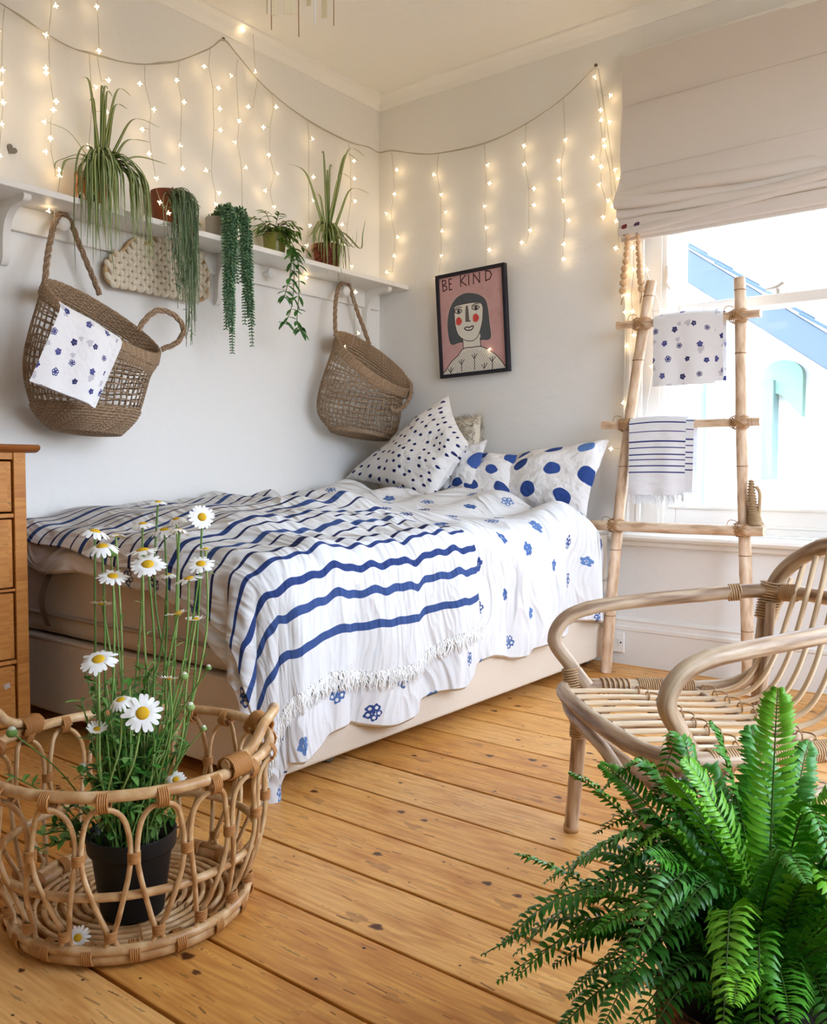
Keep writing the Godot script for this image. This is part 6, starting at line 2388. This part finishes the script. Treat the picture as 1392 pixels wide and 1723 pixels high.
# ================================================================== small things
func build_small_things() -> void:
	# cloud hanging under the shelf
	var o := PackedVector2Array()
	var zx := func(px: float, py: float) -> Vector2:
		var p := onx(px, py, 0.035)
		return Vector2(-p.z, p.y)
	for q in curve2([zx.call(180, 472), zx.call(176, 452), zx.call(186, 432), zx.call(206, 421), zx.call(218, 406), zx.call(236, 402), zx.call(250, 412), zx.call(257, 400), zx.call(276, 390), zx.call(298, 396), zx.call(308, 412), zx.call(326, 416), zx.call(340, 436), zx.call(348, 470), zx.call(340, 504), zx.call(306, 500), zx.call(250, 490), zx.call(196, 482)], 5, true): o.append(q)
	var xf := Transform3D(Basis(Vector3(0, 0, -1), Vector3.UP, Vector3.RIGHT), Vector3(0.022, 0, 0))
	var t := thing("cloud_ornament", "cream chunky knitted cloud hanging on the wall beneath the shelf", "wall hanging", Vector3(0.03, 1.6, 1.4))
	var area_ := 0.0
	for i in o.size(): area_ += o[i].cross(o[(i + 1) % o.size()])
	if area_ < 0: o.reverse()
	var b := MB.new()
	b.slab(o, 0.018, xf)
	var wool := bumpy(mat(c8(232, 218, 194), 0.95), M.fibre, 0.5, Vector3.ONE * 8.0)
	part("backing", b, mat(c8(196, 160, 116), 0.9), t)
	b = MB.new()
	var ol := PackedVector3Array()
	for q in o: ol.append(xf * Vector3(q.x, q.y, 0.02))
	b.tube(ol, 0.0065, 6, false, true)
	part("edge_cord", b, mat(c8(206, 170, 124), 0.9), t)
	b = MB.new()
	var lo := o[0]
	var hi := o[0]
	for q in o:
		lo = lo.min(q)
		hi = hi.max(q)
	var j := 0
	var y := lo.y + 0.008
	while y < hi.y:
		var x := lo.x + (0.0185 if j % 2 else 0.0)
		while x < hi.x:
			if Geometry2D.is_point_in_polygon(Vector2(x, y), o):
				for s in [-1.0, 1.0]:
					b.ball(xf * Vector3(x + s * 0.0095, y, 0.022), Vector3(0.0125, 0.0185, 0.0105), 8, 6, Basis(Vector3.RIGHT, -s * 0.55) * Basis(Vector3.UP, PI / 2))
			x += 0.037
		y += 0.0225
		j += 1
	var st := part("stitches", b, wool, t)
	# heart on the wall
	b = MB.new()
	var hp := PackedVector2Array()
	for k in 28:
		var a := TAU * k / 28.0
		hp.append(Vector2(0.016 * pow(sin(a), 3.0), 0.013 * cos(a) - 0.005 * cos(2 * a) - 0.002 * cos(3 * a) - 0.001 * cos(4 * a)) * 1.15)
	hp.reverse()
	var at := onx(19, 252, 0.002)
	b.slab(hp, 0.005, Transform3D(Basis(Vector3(0, 0, -1), Vector3.UP, Vector3.RIGHT) * Basis(Vector3.BACK, -0.5), at))
	whole("heart_ornament", b, mat(c8(132, 124, 114), 0.7), "small grey heart fixed to the wall at the far left above the shelf", "ornament")
	# strip mobile hanging from the ceiling; its ring is out of sight above
	var c := Vector3(1.2, 2.2, 1.75)
	t = thing("strip_mobile", "hanging mobile of pale wooden strips and threads below the ceiling", "mobile", c)
	var wood := mat(c8(236, 224, 190), 0.6)
	b = MB.new()
	b.tube(ring(c + Vector3(0, 0.12, 0), Vector3(0.12, 0, 0), Vector3(0, 0, 0.12), 32), 0.006, 8, false, true)
	part("ring", b, wood, t)
	b = MB.new()
	for k in 3:
		var a := TAU * k / 3
		b.tube(P([c + Vector3(cos(a) * 0.12, 0.12, sin(a) * 0.12), c + Vector3(0, 0.35, 0)]), 0.001, 4)
	b.tube(P([c + Vector3(0, 0.35, 0), Vector3(c.x, RY, c.z)]), 0.0014, 5)
	part("cord", b, M.wire, t)
	for q in [[450, 24, 4, 0], [457, 50, 2, 1], [461, 26, 8, 0], [486, 24, 16, 0], [503, 62, 1, 1], [530, 40, 4, 2], [546, 30, 11, 0], [562, 43, 2, 1], [520, 10, 9, 0], [474, -4, 12, 0], [540, -10, 9, 0]]:
		var low := onx(q[0], q[1], 1.2 + 0.1 * sin(q[0] * 0.7))
		b = MB.new()
		var w: float = q[2] * 0.0016
		if q[3] == 1: b.tube(P([low, Vector3(low.x, 2.32, low.z)]), 0.0014, 5)
		else:
			b.box(Vector3(w, 2.3 - low.y, 0.003), Transform3D(Basis(Vector3.UP, 0.6 + 0.2 * sin(q[0])), Vector3(low.x, (2.3 + low.y) / 2, low.z)), 0.001)
			b.tube(P([Vector3(low.x, 2.3, low.z), Vector3(low.x, 2.32, low.z)]), 0.001, 4)
		part("strip" if q[3] != 1 else "thread", b, M.white_fabric if q[3] == 2 else wood if q[3] == 0 else M.twine, t)
	# garland of wooden beads looped over the blind cord
	t = thing("bead_garland", "garland of round wooden beads hanging in a loop beside the window", "garland", onz(1062, 450, 0.05))
	var bead_m := mat(c8(252, 238, 216), 0.55)
	bead_m.albedo_texture = M.bamboo.albedo_texture
	bead_m.uv1_scale = Vector3(2, 3, 1)
	var tracks := [V2([1056, 398, 1055, 408, 1055, 417, 1054, 428, 1053, 440, 1051, 452, 1050, 464, 1049, 476, 1048, 489]), V2([1073, 398, 1074, 408, 1074, 417, 1075, 427, 1076, 437, 1077, 447, 1077, 457, 1078, 465, 1079, 474, 1080, 486])]
	for tr in tracks:
		var pts := PackedVector3Array()
		for k in tr.size():
			var p := onz(tr[k].x, tr[k].y, 0.07)
			pts.append(p)
			b = MB.new()
			b.ball(p, Vector3.ONE * lerpf(0.0095, 0.0155, minf(1.0, k / 6.0)), 14, 9)
			part("bead", b, bead_m, t)
		b = MB.new()
		pts.insert(0, pts[0] + Vector3(0.0, 0.12, -0.02))
		pts.append(pts[pts.size() - 1] + Vector3(0.0, -0.03, 0.0))
		b.tube(smooth(pts, 3), 0.0016, 5)
		b.tube(P([pts[pts.size() - 1], pts[pts.size() - 1] + Vector3(-0.006, -0.028, 0)]), 0.0022, 5)
		part("cord", b, M.twine, t)
	# blind cord
	b = MB.new()
	b.tube(smooth(P([Vector3(1.47, 1.86, 0.06), Vector3(1.475, 1.7, 0.045), Vector3(1.50, 1.6, 0.03), Vector3(1.535, 1.5, 0.02), Vector3(1.53, 1.35, 0.02), Vector3(1.50, 1.2, 0.02), Vector3(1.47, 0.95, 0.025), Vector3(1.45, 0.70, 0.03)]), 6), 0.0018, 5)
	whole("blind_cord", b, M.white_fabric, "thin white blind cord hanging beside the window behind the ladder", "cord")
